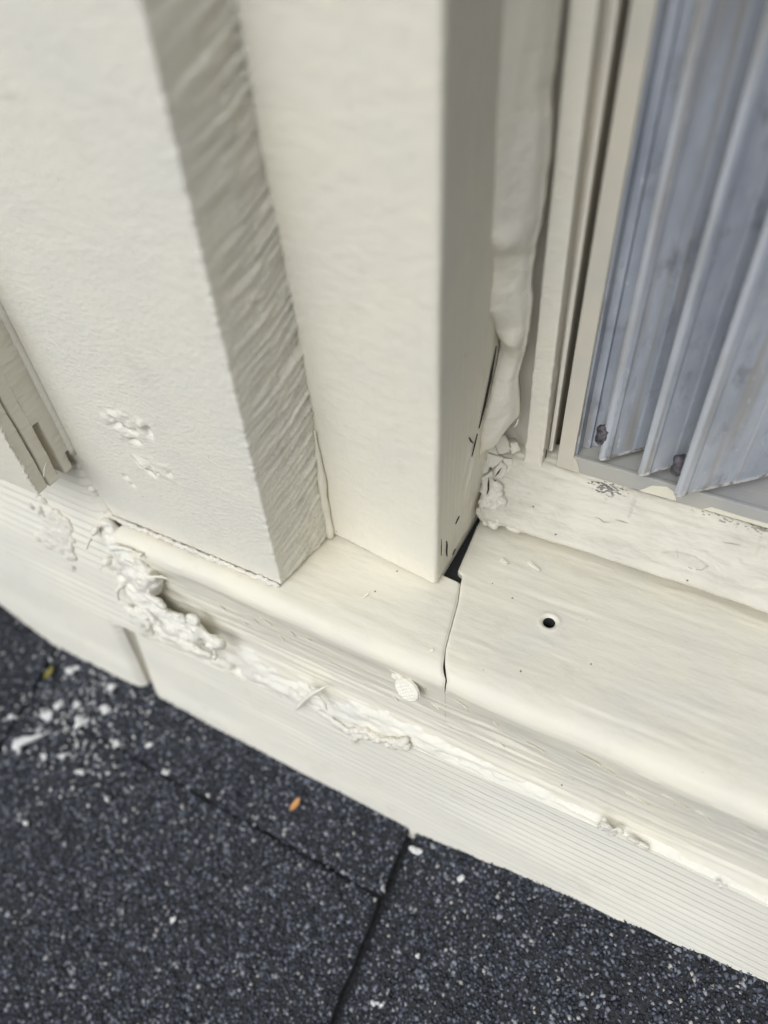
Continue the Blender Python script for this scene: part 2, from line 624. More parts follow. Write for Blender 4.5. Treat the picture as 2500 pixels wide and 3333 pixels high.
def shingle(x0, x1, y0, y1, lift, seed, label, vis):
    """tab of asphalt shingle lying on the roof, x0..x1 along the wall, y0 (upslope) .. y1 (downslope)"""
    cx = np.unique(np.concatenate([np.linspace(x0, x1, max(3, int((x1 - x0) / 3))), [q for q in ZX if x0 < q < x1]]))
    cy = np.linspace(y1, y0, max(3, int((y0 - y1) / 3)))
    A, B = np.meshgrid(cx, cy, indexing='ij')
    P = np.stack([A, B, 0 * A], -1).reshape(-1, 3)
    e = lambda q: 0.35 * vnoise(q, 5, seed)
    P[:, 0] += e(P) * ((A.ravel() == cx[0]) | (A.ravel() == cx[-1]))
    P[:, 1] += e(P + 50) * ((B.ravel() == cy[0]) | (B.ravel() == cy[-1]))
    P[:, 2] = zroof(P[:, 0], P[:, 1]) + lift + 0.5 * fbm(P, 22, 2, seed)
    n = len(P)
    f = grid_faces(len(cx), len(cy))
    bot = P - np.array([0, 0, 2.6])
    ring = list(range(0, n, len(cy))) + list(range(n - len(cy) + 1, n)) + list(range(n - 1 - len(cy), -1, -len(cy))) + list(range(len(cy) - 2, 0, -1))
    side = [(ring[i], ring[(i + 1) % len(ring)], ring[(i + 1) % len(ring)] + n, ring[i] + n) for i in range(len(ring))]
    Fall = np.concatenate([f, f[:, ::-1] + n, np.array(side)[:, ::-1]])
    o = mesh_obj('shingle', np.concatenate([P, bot]), Fall, M_asph, roof)
    o['label'] = label
    # granules
    vx0, vx1, vy0, vy1 = max(x0, vis[0]), min(x1, vis[1]), min(y0, vis[2]), max(y1, vis[3])
    r = np.random.default_rng(seed + 100)
    sp = 1.12
    gx, gy = np.meshgrid(np.arange(vx0 + .3, vx1 - .2, sp), np.arange(vy1 + .3, vy0 - .2, sp), indexing='ij')
    Q = np.stack([gx.ravel(), gy.ravel(), 0 * gx.ravel()], 1)
    Q[:, :2] += r.uniform(-.62, .62, (len(Q), 2))
    keep = r.random(len(Q)) < 0.93 + .12 * fbm(Q, 9, 2, seed)
    Q = Q[keep]
    Q[:, 2] = zroof(Q[:, 0], Q[:, 1]) + lift + 0.5 * fbm(Q * np.array([1, 1, 0]), 22, 2, seed) + r.uniform(-.1, .35, len(Q))
    gv, gf = tri_granules(Q, None, seed + 5)
    go = mesh_obj('granules', gv, gf, M_gran, o, smooth=False)
    go['kind'] = 'stuff'
    return o

VIS = (-270, 185, -30, -250)
shingle(-172.6, 5.7, -28, -59.7, 0.5, 1, 'narrow upper strip of black shingle along the wall, left of the long gap', VIS)
shingle(-172.8, 5.5, -60.3, -330, 0.0, 2, 'wide black shingle below the narrow strip, left of the long gap', VIS)
shingle(8.9, 200, -28, -330, 0.0, 3, 'black shingle right of the long dark gap', VIS)
shingle(-330, -175.4, -28, -330, 0.4, 4, 'black shingle at the left edge of the roof', VIS)

# ---- ribbed siding (lap siding leaning out towards its foot)
def siding(name, x0, xr, z0, z1, plane, label):
    dz = 0.32
    zs = np.arange(z0, z1 + .01, dz)
    XR_ = xr(zs)
    nx = int((XR_.mean() - x0) / 2.2)
    u_ = np.linspace(0, 1, nx)
    B = np.broadcast_to(zs, (nx, len(zs)))
    A = x0 + (XR_[None] - x0) * u_[:, None]
    P = np.stack([A, 0 * A, B], -1).reshape(-1, 3)
    x1 = np.broadcast_to(XR_, (nx, len(zs))).ravel()
    ph = P[:, 2] / 3.45 * 2 * np.pi + 0.6 * vnoise(P, (60, 1, 30), 3)
    edge = np.minimum(P[:, 0] - x0, x1 - P[:, 0])
    rib = 0.19 * np.sin(ph) * np.clip(.85 + .7 * vnoise(P, (45, 1, 9), 13), .45, 1.3)  * (0.85 + .3 * vnoise(P, (25, 1, 3), 9)) + .05 * np.sin(2 * ph)
    P[:, 1] = (np.interp(P[:, 2], plane[0], plane[1]) if not np.isscalar(plane[0]) else plane[0] + plane[1] * P[:, 2]) - rib + 0.35 * fbm(P, (60, 1, 40), 2, 5)
    edge = np.minimum(P[:, 0] - x0, x1 - P[:, 0])
    P[:, 1] += 0.5 * np.exp(-(edge / .6) ** 2) + 2.0 * np.exp(-(edge / 2.0) ** 2) * (x1 < 0)
    P[:, 2] = np.minimum(P[:, 2], np.where(x1 > 0, np.interp(P[:, 0], [-118, -102, -75, -35, 5, 33, 50, 69, 102, 190], [-56, -55, -54, -51, -44.2, -43.2, -41.8, -40.6, -40.8, -40.8]), 99))
    n = len(P)
    bk = np.array([[x0, -19, z0], [XR_[0], -19, z0], [XR_[-1], -19, z1], [x0, -19, z1]], float)
    nv = len(zs)
    F = [tuple(q) for q in grid_faces(nx, nv)]
    low = [i * nv for i in range(nx)]
    hi = [i * nv + nv - 1 for i in range(nx)]
    lf = list(range(nv))
    F += [tuple(low[::-1] + [n, n + 1]), tuple(hi + [n + 2, n + 3]), tuple(lf + [n + 3, n])]
    # right end turned in, one strip
    rt = np.array([(nx - 1) * nv + j for j in range(nv)])
    inn = P[rt] + np.array([0, 7.0, 0])
    P = np.concatenate([P, bk, P[rt], inn])
    b0 = n + 4
    F += [(b0 + j, b0 + nv + j, b0 + nv + j + 1, b0 + j + 1) for j in range(nv - 1)]
    o = mesh_obj(name, P, F, M_rib)
    return tag(o, label, 'siding board', 'ribbed siding boards at the foot of the wall')

siding('siding_board', -330, lambda z: np.where(z > -50, np.interp(z, [-50, -20, 0, 8, 22], [-104, -103, -112, -115, -116]), -121.5), -135, 22.5, ([-135, -50, -25, 0, 23], [-39.3, -34.2, -29.5, -23.0, -20.8]), 'cream ribbed siding board at the left edge, rising under the lapped shingle end')
siding('siding_board', -115.8, lambda z: 190 + 0 * z, -135, -40.5, (-25.83, .11), 'long cream ribbed siding board running below the sill above the black shingles')
# recessed strip seen in the joint between the two siding boards
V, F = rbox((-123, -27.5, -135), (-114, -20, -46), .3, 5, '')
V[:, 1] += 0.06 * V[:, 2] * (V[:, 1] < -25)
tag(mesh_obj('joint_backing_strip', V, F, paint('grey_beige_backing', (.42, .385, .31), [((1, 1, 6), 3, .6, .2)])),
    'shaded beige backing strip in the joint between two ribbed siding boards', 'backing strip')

# ================================================================== SILL
PROF = [(46, 0), (30, 0), (10, 0), (-10, -.1), (-19, -.25), (-23, -.8), (-25.8, -2.0), (-27.4, -4.2), (-27.8, -6.6), (-27.3, -9.4),
        (-26.5, -14), (-25.9, -22), (-25.7, -30), (-26.4, -36.5), (-29.0, -41.5), (-29.4, -52)]
def resample(poly, step):
    poly = np.asarray(poly, float)
    for _ in range(2):          # chaikin rounding
        q = [poly[0]]
        for a, b in zip(poly[:-1], poly[1:]):
            q += [a * .75 + b * .25, a * .25 + b * .75]
        q.append(poly[-1])
        poly = np.array(q)
    s = np.r_[0, np.cumsum(np.linalg.norm(np.diff(poly, axis=0), axis=1))]
    t = np.linspace(0, s[-1], int(s[-1] / step) + 1)
    return np.stack([np.interp(t, s, poly[:, k]) for k in (0, 1)], 1)

def sill_disp(P, top, seed):
    face = 1 - top
    d = 0.30 * fbm(P, (38, 9, 9), 3, seed) * (1 + face)
    d += 1.1 * np.exp(-((P[:, 2] + 5) / 5.0) ** 2) * (P[:, 1] < -19) * fbm(P * np.array([1, 0, 0]), (34, 1, 1), 3, seed + 40)
    d += top * (0.20 * fbm(P, (34, 2.3, 40), 3, seed + 3) * (.25 + 1.3 * np.clip(vnoise(P, (40, 9, 40), seed + 5), 0, 1)) + 0.05 * fbm(P, (5, 1.1, 9), 2, seed + 8))
    g = fbm(P, (34, 60, 1.25), 3, seed + 11)
    low = ss(-8, -26, P[:, 2])
    d += face * (0.50 * g * (0.25 + low) + 0.08 * fbm(P, (7, 50, .8), 2, seed + 14) * low)
    d += 0.5 * np.clip(vnoise(P, (9, 2.2, 1.6), seed + 21) - .62, 0, 1) * (0.6 + face * 1.2)
    return d

def sill(name, xl, xr, seed, label, hole=None, extra=None):
    pr = resample(PROF, 0.55)
    d = np.gradient(pr, axis=0)
    d /= np.linalg.norm(d, axis=1, keepdims=True)
    nrm = np.c_[d[:, 1], -d[:, 0]]          # outward: up on top, out on the face
    nrm *= np.sign(nrm[len(nrm) // 8, 1])
    L = xl(pr[:, 0], pr[:, 1])
    R_ = xr(pr[:, 0], pr[:, 1])
    nx = int((np.mean(R_) - np.mean(L)) / 0.8)
    u = np.linspace(0, 1, nx)
    e = np.array([.0012, .003, .006]) * 100 / (np.mean(R_) - np.mean(L))
    u = np.unique(np.concatenate([u, e, 1 - e]))
    X = L[None] + (R_ - L)[None] * u[:, None]
    nx, nv = X.shape
    P = np.stack([X, np.broadcast_to(pr[:, 0], X.shape), np.broadcast_to(pr[:, 1], X.shape)], -1).reshape(-1, 3)
    N = np.tile(np.c_[np.zeros(nv), nrm], (nx, 1))
    F = grid_faces(nx, nv)
    keep = np.ones(len(F), bool)
    extraV, extraF = [], []
    if hole is not None:
        hx, hy, hr = hole
        inside = (np.abs(P[:, 0] - hx) < 4.2) & (np.abs(P[:, 1] - hy) < 4.2) & (P[:, 2] > -2)
        ii, jj = np.unravel_index(np.where(inside)[0], (nx, nv))
        i0, i1, j0, j1 = ii.min(), ii.max(), jj.min(), jj.max()
        fi, fj = np.unravel_index(np.arange(len(F)), (nx - 1, nv - 1))
        keep = ~((fi >= i0) & (fi < i1) & (fj >= j0) & (fj < j1))
        loop = [(i, j0) for i in range(i0, i1)] + [(i1, j) for j in range(j0, j1)] + [(i, j1) for i in range(i1, i0, -1)] + [(i0, j) for j in range(j1, j0, -1)]
        li = [i * nv + j for i, j in loop]
        bp = P[li]
        ang = np.arctan2(bp[:, 1] - hy, bp[:, 0] - hx)
        rings = []
        for rr, z, t in ((3.9, 0, .5), (3.3, 0, 1), (2.95, .16, 1), (2.5, .02, 1), (2.1, -.3, 1), (1.8, -.55, 1), (1.74, -.8, 1), (1.7, -1.3, 1), (1.7, -4, 1), (1.7, -14, 1)):
            cpt = np.c_[hx + rr * np.cos(ang), hy + rr * np.sin(ang), np.full(len(ang), z)]
            rings.append(bp * (1 - t) + cpt * t if t < 1 else cpt)
        base = len(P)
        m_ = len(li)
        prev = li
        for k, rg in enumerate(rings):
            cur = [base + k * m_ + q for q in range(m_)]
            for q in range(m_):
                extraF.append((prev[q], prev[(q + 1) % m_], cur[(q + 1) % m_], cur[q]))
            prev = cur
        extraF.append(tuple(prev))
        hv = np.concatenate(rings)
        P = np.concatenate([P, hv])
        hn = np.tile([0, 0, 1.], (len(hv), 1))
        N = np.concatenate([N, hn])
    top = ss(-4.5, -1.2, P[:, 2])
    if hole is not None:
        top[base:] = 1
    dd = sill_disp(P, top, seed)
    if hole is not None:
        w = np.ones(len(P))
        w[base + m_ * 2:] = 0.25
        w[base + m_ * 6:] = 0
        dd = dd * w
    # eased arrises at the ends
    LL = xl(P[:, 1], P[:, 2])
    RR = xr(P[:, 1], P[:, 2])
    ed = np.minimum(P[:, 0] - LL, RR - P[:, 0])
    dd -= 0.45 * np.exp(-(np.maximum(ed, 0) / .45) ** 2) * ss(-8.5, -6, P[:, 2])
    if extra is not None:
        dd += extra(P, top)
    P = P + N * dd[:, None]
    # closing faces: underside, back and both ends
    n = len(P)
    le = list(range(nv))
    re = [(nx - 1) * nv + j for j in range(nv)]
    bk = np.array([[P[le[-1], 0], 46, -52], [P[re[-1], 0], 46, -52]])
    P = np.concatenate([P, bk])
    Fl = [tuple(f) for f in F[keep]] + extraF
    for rim in (le, re):
        b0 = len(P)
        top_, low_ = P[rim].copy(), P[rim].copy()
        low_[:, 2] = np.where(low_[:, 1] > -20, -52.5, low_[:, 2] - 1.0)
        P = np.concatenate([P, top_, low_])
        m0 = len(rim)
        Fl += [(b0 + j, b0 + j + 1, b0 + m0 + j + 1, b0 + m0 + j) for j in range(m0 - 1)]
    Fl += [tuple([i * nv + nv - 1 for i in range(nx)] + [n + 1, n]), tuple([i * nv for i in range(nx)][::-1] + [n, n + 1])]
    # orientation check on first quad
    o = mesh_obj(name, P, Fl, M_sill)
    return tag(o, label, 'sill')

JY = [-60, -26.6, -22.4, -18.6, -2.4, 5.2]
JX = [15.4, 15.4, 13.0, 11.5, 8.2, 5.8]
def jx(y, z):
    return np.interp(y, JY, JX)
def left_r(y, z):
    x = jx(y, z) - 0.12 * ss(-9, -6, z) - 0.6 * np.exp(-((y + 24.5) / 2.4) ** 2) * (z > -8)
    return np.where(y > 4.6, -0.6, x)
def right_l(y, z):
    x = jx(y, z) + 0.12 * ss(-9, -6, z)
    return np.where(y > 5.2, np.interp(y, [5.2, 8.1, 8.6, 28.7, 46], [5.95, 5.2, 3.3, 1.5, 1.3]), x)
def left_extra(P, top):
    # soft worn hump of caulk along the nosing in front of the boards
    return 0.55 * np.exp(-((P[:, 1] + 24) / 3.2) ** 2) * (P[:, 2] > -6) * ss(-10, -45, P[:, 0]) * (1 + .6 * vnoise(P, (14, 99, 99), 4))
sill_l = sill('window_sill', lambda y, z: np.full_like(np.asarray(y, float), -108.) + .4 * np.sin(np.asarray(z) * .4), left_r, 11,
              'cream painted sill board under the two upright boards, ending in smeared caulk', extra=left_extra)
sill_r = sill('window_sill', right_l, lambda y, z: np.full_like(np.asarray(y, float), 190.), 11,
              'cream painted sill board with a round screw hole, right of the hairline joint', hole=(34.8, 2.7, 1.5))
th = np.linspace(0, 2 * np.pi, 32, endpoint=False)
V = np.concatenate([np.c_[34.8 + rr * np.cos(th), 2.7 + rr * np.sin(th), np.full(32, z)] for rr, z in ((1.72, -.62), (1.46, -1.1), (1.42, -4), (1.4, -13.5))])
F = [tuple(f) for f in grid_faces(4, 32, wrap_v=True)] + [tuple(range(96, 128))]
mesh_obj('screw_hole', V, F, M_dark, sill_r)

V, F = rbox((-1.5, 4.4, -43), (8.5, 46, -2.4), .3, 5, ())  # added dark box standing in for the shade down the gap
mesh_obj('gap_shade_filler', V, F, M_dark, core)

# ================================================================== UPRIGHT BOARDS
# ---- left board
def left_disp(P, N):
    front = np.clip(-N[:, 1], 0, 1)
    side = np.clip(N[:, 0], 0, 1)
    d = front * (0.07 * fbm(P, (4, 9, 2.4), 3, 2) + 0.25 * fbm(P, 60, 2, 5))
    d += front * 0.05 * np.abs(vnoise(P, (2.2, 9, 1.3), 77))
    d += front * .5 * np.clip(vnoise(P, (1.6, 9, 1.3), 79) - .72, 0, 1)
    # knocked and filled patches
    for c, s, a in (((-89.5, -20, 49.5), (6.0, 20, 5.2), .55), ((-82, -20, 34.5), (6.5, 20, 3.0), .45)):
        w = gauss(P, c, s)
        rough = fbm(P, (2.0, 9, 1.5), 3, 41)
        d += front * np.clip(w * 1.6, 0, 1) * (a * 1.5 * rough + .35)
        d -= front * 3.2 * np.clip(-rough * w - .16, 0, 1)
    pk = P.copy(); pk[:, 2] += .75 * (P[:, 0] + 86)
    d -= front * 2.6 * gauss(pk, (-86.0, -20, 33.2), (2.6, 9, .8))
    d += front * .8 * gauss(pk, (-86.4, -20, 34.8), (2.4, 9, .8))
    d -= front * 2.0 * gauss(P, (-79.0, -20, 50.0), (.9, 9, 2.0))
    d += front * .9 * gauss(P, (-80.6, -20, 52.0), (1.3, 9, 1.4))
    d -= front * 1.8 * gauss(P, (-86.0, -20, 44.0), (1.5, 9, .9))
    d -= front * 1.5 * gauss(P, (-90.3, -20, 49.2), (.9, 9, .7))
    d -= front * 1.0 * gauss(P, (-97.4, -20, 25), (1.2, 9, .8))
    d -= front * .9 * gauss(P, (-95.5, -20, 22.5), (1.0, 9, .7))
    # saw marks rising into the board on the cut edge
    q = P.copy()
    q[:, 2] = P[:, 2] - 0.42 * (P[:, 1] + 20) - .4 * np.sin(P[:, 1] * .25)
    saw = fbm(q, (99, 13, 1.15), 3, 61, .6)
    fine = fbm(q, (99, 12, .8), 2, 66)
    wob = ss(-20, -4, P[:, 1])
    d += side * (1.05 * saw * (.4 + wob) + 0.3 * fine) * (.2 + .8 * ss(-20, -16, P[:, 1]))
    d += side * 0.35 * np.clip(vnoise(P, (9, 2.2, 1.6), 71) - .45, 0, 1) * wob * 2
    # nicked arris
    ar = np.exp(-(((P[:, 0] + 43.5) ** 2 + (P[:, 1] + 20) ** 2) / 1.2))
    d += ar * 0.30 * vnoise(P, (9, 9, 1.1), 81)
    # ragged foot of the cut edge
    return d
def left_warp(V):
    V = V.copy()
    s = V[:, 0] > -60
    V[:, 0] += np.where(s, (V[:, 1] + 20) * 0.134, 0)
    foot = np.exp(-V[:, 2] / 1.2)
    V[:, 2] += foot * (0.5 + .55 * vnoise(V * np.array([1, 1, 0]), (2.2, 1.6, 1), 13))
    V[:, 0] += V[:, 2] * 0.013
    return V
V, F = rbox((-175, -20, 0.05), (-43.5, 6, 330), 0.55, (.75, .45, .6), ('-y', '+x'), left_disp, left_warp)
left_board = tag(mesh_obj('trim_board', V, F, M_front), 'wide cream board standing proud at left, with two chipped patches and saw-marked edge', 'trim board')

# ---- middle board
def mid_disp(P, N):
    front = np.clip(-N[:, 1], 0, 1)
    side = np.clip(N[:, 0], 0, 1)
    d = front * (0.10 * fbm(P, (3.5, 9, 1.6), 3, 102) + 0.3 * fbm(P, 45, 2, 105))
    d += front * 0.07 * vnoise(P, (2.0, 9, 80), 107) * ss(-28, -12, P[:, 0])
    d += front * .4 * np.clip(vnoise(P, (2.6, 9, 1.1), 109) - .7, 0, 1) * ss(60, 20, P[:, 2])
    d += side * (0.25 * fbm(P, (9, 16, 30), 3, 111) + .07 * fbm(P, 2.2, 2, 113))
    # dragged, peeling paint on the edge, low down
    w = gauss(P, (0, 22, 34), (9, 3.0, 12))
    q = P.copy(); q[:, 1] = P[:, 1] - .38 * (P[:, 2] - 34)
    d += side * .9 * w * vnoise(q, (9, 1.4, 16), 117)
    return d
def mid_warp(V):
    V = V.copy()
    V[:, 1] += np.where(V[:, 0] < 0, -V[:, 0] * 0.114, 0) * ss(12, 0, V[:, 1])
    V[:, 1] -= np.interp(V[:, 2], [0, 45, 80, 122, 160, 330], [0, 0, 2.0, 4.2, 5.0, 5.0]) * np.clip(-V[:, 0] / 40, 0, 1.2) * ss(20, 0, V[:, 1])
    # ragged, undercut foot of the edge face over the dark gap
    rag = ss(-1.5, 0.0, V[:, 0]) * ss(5, 12, V[:, 1]) * np.exp(-V[:, 2] / 3.5)
    V[:, 2] += rag * (.7 + .9 * vnoise(V * np.array([0, 1, 0]), (1, 2.3, 1), 23) + .5 * vnoise(V * np.array([0, 1, 0]), (1, .9, 1), 29))
    V[:, 0] += V[:, 2] * 0.011
    return V
V, F = rbox((-47, 0, 0.35), (0, 46, 330), 1.5, (.7, .6, .8), ('-y', '+x'), mid_disp, mid_warp)
mid_board = tag(mesh_obj('trim_board', V, F, M_mid), 'cream board with rounded right edge standing on the sill behind the wide board', 'trim board')

def sliver(name, pts, width, mat, parent, nrm, off=0.03):
    """thin dark paint crack lying on a face"""
    pts = np.asarray(pts, float)
    d = np.gradient(pts, axis=0)
    nrm = np.asarray(nrm, float)
    w = np.cross(d, nrm)
    w /= np.linalg.norm(w, axis=1, keepdims=True)
    wd = width * np.sin(np.linspace(.08, np.pi - .08, len(pts)))[:, None] / 2
    a, b = pts + w * wd + nrm * off, pts - w * wd + nrm * off
    n = len(pts)
    V = np.concatenate([a, b, a - nrm * .3, b - nrm * .3])
    F = []
    for i in range(n - 1):
        F += [(i, i + 1, n + i + 1, n + i), (2 * n + i, 3 * n + i, 3 * n + i + 1, 2 * n + i + 1),
              (i, 2 * n + i, 2 * n + i + 1, i + 1), (n + i, n + i + 1, 3 * n + i + 1, 3 * n + i)]
    return mesh_obj(name, V, F, mat, parent, smooth=False)
for pts, w in (([(0.2, 15.8, 16.5), (.2, 14.8, 16.3), (.2, 13.1, 15.6)], .45), ([(.1, 6.9, 14.3), (.1, 7.2, 12), (.1, 7.0, 9), (.1, 7.4, 6.6)], .6),
               ([(.1, 11.6, 2.6), (.1, 12.8, 3.4), (.1, 13.9, 3.3)], .4), ([(.45, 20.6, 44), (.4, 22, 41.5), (.4, 24.2, 38.8)], .6),
               ([(.0, 3.2, 19), (.0, 3.3, 15), (.0, 3.2, 11.5)], .16), ([(.9, 36.5, 64), (.85, 34, 56), (.75, 30.6, 48), (.6, 27.4, 42)], 1.5), ([(.5, 26.6, 40.6), (.5, 24.8, 37.4), (.45, 23.2, 34.6)], .45)):
    sliver('paint_crack', pts, w, M_crack, mid_board, (1, 0, 0), .28)

# ---- lapped shingle end at the left edge (three plies, cut ends towards us)
lap = thing('siding_shingle', None, 'lapped cream siding end at left edge with two dark slots and fuzzy edge', 'siding shingle')
def ply_disp(seed):
    def f(P, N):
        side = np.clip(N[:, 0], 0, 1)
        return 0.10 * fbm(P, (5, 5, 1.0), 2, seed) + side * .12 * vnoise(P, (9, 7, .8), seed + 1)
    return f
M_ply = paint('cut_end_paint', CREAM, [((4, 4, .8), 3, .6, .2)], .6, .03)  # plain cream paint of the cut ply ends
def ply(lo, hi, seed, warp=None):
    V, F = rbox(lo, hi, .5, (4, .5, .5), ('+x',), ply_disp(seed), warp)
    return mesh_obj('ply', V, F, M_ply, lap)
def lap_warp(V):
    V = V.copy()
    V[:, 0] += -(V[:, 2] - 27) * 0.02 + .3 * vnoise(V * np.array([0, 0, 1]), (1, 1, 9), 4)
    return V
ply((-200, -37.2, 24.2), (-117.3, -33.0, 330), 201, lap_warp)
ply((-200, -32.4, 23.6), (-117.5, -28.2, 330), 203, lap_warp)
ply((-200, -28.6, 44.5), (-117.7, -19.5, 330), 205, lap_warp)
ply((-200, -25.9, 29.5), (-117.7, -19.5, 46), 207, lap_warp)
ply((-200, -25.7, 23.2), (-117.7, -22.4, 29.8), 209, lap_warp)
V, F = rbox((-200, -33, 25), (-124, -20, 330), .3, 5, ())
mesh_obj('slot_backing', V, F, M_ply, lap)
# fillet of paint where the shingle end meets the wide board
pts = [(-117.3 - (z - 27) * .02, -20.2, z) for z in np.arange(28, 330, 5)]
V, F = tube(pts, [1.3] * len(pts), 8, 2)
mesh_obj('paint_fillet', V, F, M_front, lap)
# fuzzy torn fibres along the outer edge
r_ = np.random.default_rng(3)
Vf, Ff, n0 = [], [], 0
for k in range(240):
    z = r_.uniform(24, 90)
    y = -37.1 + r_.uniform(-.15, .5)
    p = np.array([-117.2 - (z - 27) * .02 + r_.uniform(-.2, .2), y, z])
    d = np.array([r_.uniform(-.3, .8), -r_.uniform(.5, 1.1), r_.uniform(-.9, .4)]) * r_.uniform(.5, 1.7)
    v, f = tube([p, p + d * .5 + r_.normal(0, .12, 3), p + d], [.15, .11, .04], 3, 1)
    Vf.append(v); Ff += [tuple(i + n0 for i in q) for q in f]; n0 += len(v)
fz = mesh_obj('torn_fibres', np.concatenate(Vf), Ff, M_caulk, lap)
fz['kind'] = 'stuff'
v, f = tube([(-116.9, -30.2, 32.2), (-116.4, -31.8, 31.5), (-116.3, -33.6, 29.2)], [.2, .3, .15], 6)
mesh_obj('splinter', v, f, M_caulk, lap)

# ================================================================== WINDOW RECESS
# jamb back
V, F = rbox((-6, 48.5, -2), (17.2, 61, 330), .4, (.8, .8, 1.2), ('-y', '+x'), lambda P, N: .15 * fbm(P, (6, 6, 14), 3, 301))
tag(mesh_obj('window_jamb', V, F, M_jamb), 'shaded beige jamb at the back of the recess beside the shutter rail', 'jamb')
# stop bead
def bead_disp(P, N):
    d = 0.10 * fbm(P, (3, 3, 5), 3, 311)
    ar = np.exp(-(np.minimum(np.abs(P[:, 0] - 11), np.abs(P[:, 0] - 16.6)) / .8) ** 2)
    d += ar * .45 * np.clip(vnoise(P, (2, 2, 1.7), 313), 0, 1) * ss(110, 30, P[:, 2])
    d += .4 * gauss(P, (14, 42, 11), (4, 3, 2.5)) * (1 + vnoise(P, 1.5, 315))
    return d
def bead_warp(V):
    V = V.copy()
    V[:, 0] -= V[:, 2] * .0135
    V[:, 1] -= .4 * np.exp(-(V[:, 2] - 8) / 3)
    return V
V, F = rbox((11.0, 42, 7.5), (16.6, 49, 330), .55, (.4, .5, .6), ('-y', '+x', '-x'), bead_disp, bead_warp)
bead = tag(mesh_obj('stop_bead', V, F, M_skin), 'thin upright cream stop bead between the sagging caulk and the shutter rail', 'stop bead')
for pts, w in (([(16.8, 43.4, 27), (16.8, 43.6, 25), (16.8, 43.3, 23.4)], .5), ([(16.9, 43.0, 12.5), (16.8, 43.2, 11), (16.7, 42.8, 9.8)], .4)):
    sliver('paint_crack', pts, w, M_crack, bead, (1, 0, 0), .25)
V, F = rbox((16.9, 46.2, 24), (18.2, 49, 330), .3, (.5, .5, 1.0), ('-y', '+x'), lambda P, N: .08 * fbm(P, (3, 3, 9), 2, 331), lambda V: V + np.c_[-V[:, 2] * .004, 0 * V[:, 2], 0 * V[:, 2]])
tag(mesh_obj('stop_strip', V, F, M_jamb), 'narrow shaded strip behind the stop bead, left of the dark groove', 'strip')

# ---- sagging skin of caulk in the recess corner
ZS = np.array([30, 37, 42, 46, 50, 57, 62, 66, 70, 78, 92, 98, 105, 118, 135, 160, 200, 330])
XR = np.array([8.5, 8.0, 7.6, 7.4, 7.2, 7.5, 8.2, 9.2, 9.2, 8.9, 9.0, 9.6, 10.0, 9.4, 8.4, 8.0, 7.6, 6.5])
XL = np.array([.4, .4, .5, .6, .7, .9, 1.2, 1.4, 1.0, .3, .1, .1, .1, .1, .1, .1, .1, .1])
YL = np.array([29.5, 29.5, 30.5, 32.5, 35, 38.0, 39, 38.5, 35, 31.0, 30.5, 29.5, 28.5, 27.5, 26.5, 26, 25.5, 25.3])
zz = np.concatenate([np.arange(30, 130, .6), np.arange(130, 331, 2.)])
nu = 30
u = np.linspace(0, 1, nu)
rows = []
for z in zz:
    xl_, xr_, yl_ = np.interp(z, ZS, XL), np.interp(z, ZS, XR), np.interp(z, ZS, YL)
    yr_ = np.interp(z, [30, 45, 60, 68, 90, 330], [36.5, 37.0, 37.5, 35.5, 36, 36])
    x = xl_ + (xr_ - xl_) * u
    y = yl_ + (yr_ - yl_) * u ** 1.3
    bul = 1.5 + 2.6 * math.exp(-((z - 97) / 3.6) ** 2) + 2.6 * math.exp(-((z - 67) / 2.8) ** 2) - 1.0 * math.exp(-((z - 87) / 5) ** 2) + .9 * math.exp(-((z - 33) / 3) ** 2)
    y = y - (bul * np.sin(np.clip(u * 1.08, 0, 1) * np.pi) ** .6 + .5 * np.sin(z * .9 + u * 5) * math.exp(-((z - 92) / 9) ** 2) * u) * .9
    lip = np.exp(-((1 - u) / .10) ** 2)
    y = y + lip * 1.4
    k_ = np.clip((62 - z) / 30, 0, 1)
    rows.append(np.c_[x, y, z + k_ * (12.5 * u ** .9 - 2.0 + 1.2 * np.sin(u * 9))])
SK = np.concatenate(rows)
SK[:, 1] -= .75 * fbm(SK, (7, 7, 10), 3, 341) + .22 * fbm(SK, (3, 3, 2.2), 3, 345)
SK[:, 0] += .5 * vnoise(SK, (9, 9, 6), 347) * np.tile(u, len(zz))
nz_ = len(zz)
Fk = grid_faces(nz_, nu)
back = SK + np.array([-.3, 2.4, 0])
n = len(SK)
ring = [i * nu + nu - 1 for i in range(nz_)]
edge = [(ring[i], ring[i + 1], ring[i + 1] + n, ring[i] + n) for i in range(nz_ - 1)]
edge += [(j, j + 1, j + 1 + n, j + n) for j in range(nu - 1)]
edge += [(i * nu, (i + 1) * nu, (i + 1) * nu + n, i * nu + n) for i in range(nz_ - 1)]
tag(mesh_obj('caulk_skin', np.concatenate([SK, back]), np.concatenate([Fk, Fk[:, ::-1] + n, np.array(edge)]), M_skin),
    'sagging wrinkled skin of painted caulk hanging between the middle board and the stop bead', 'caulk')

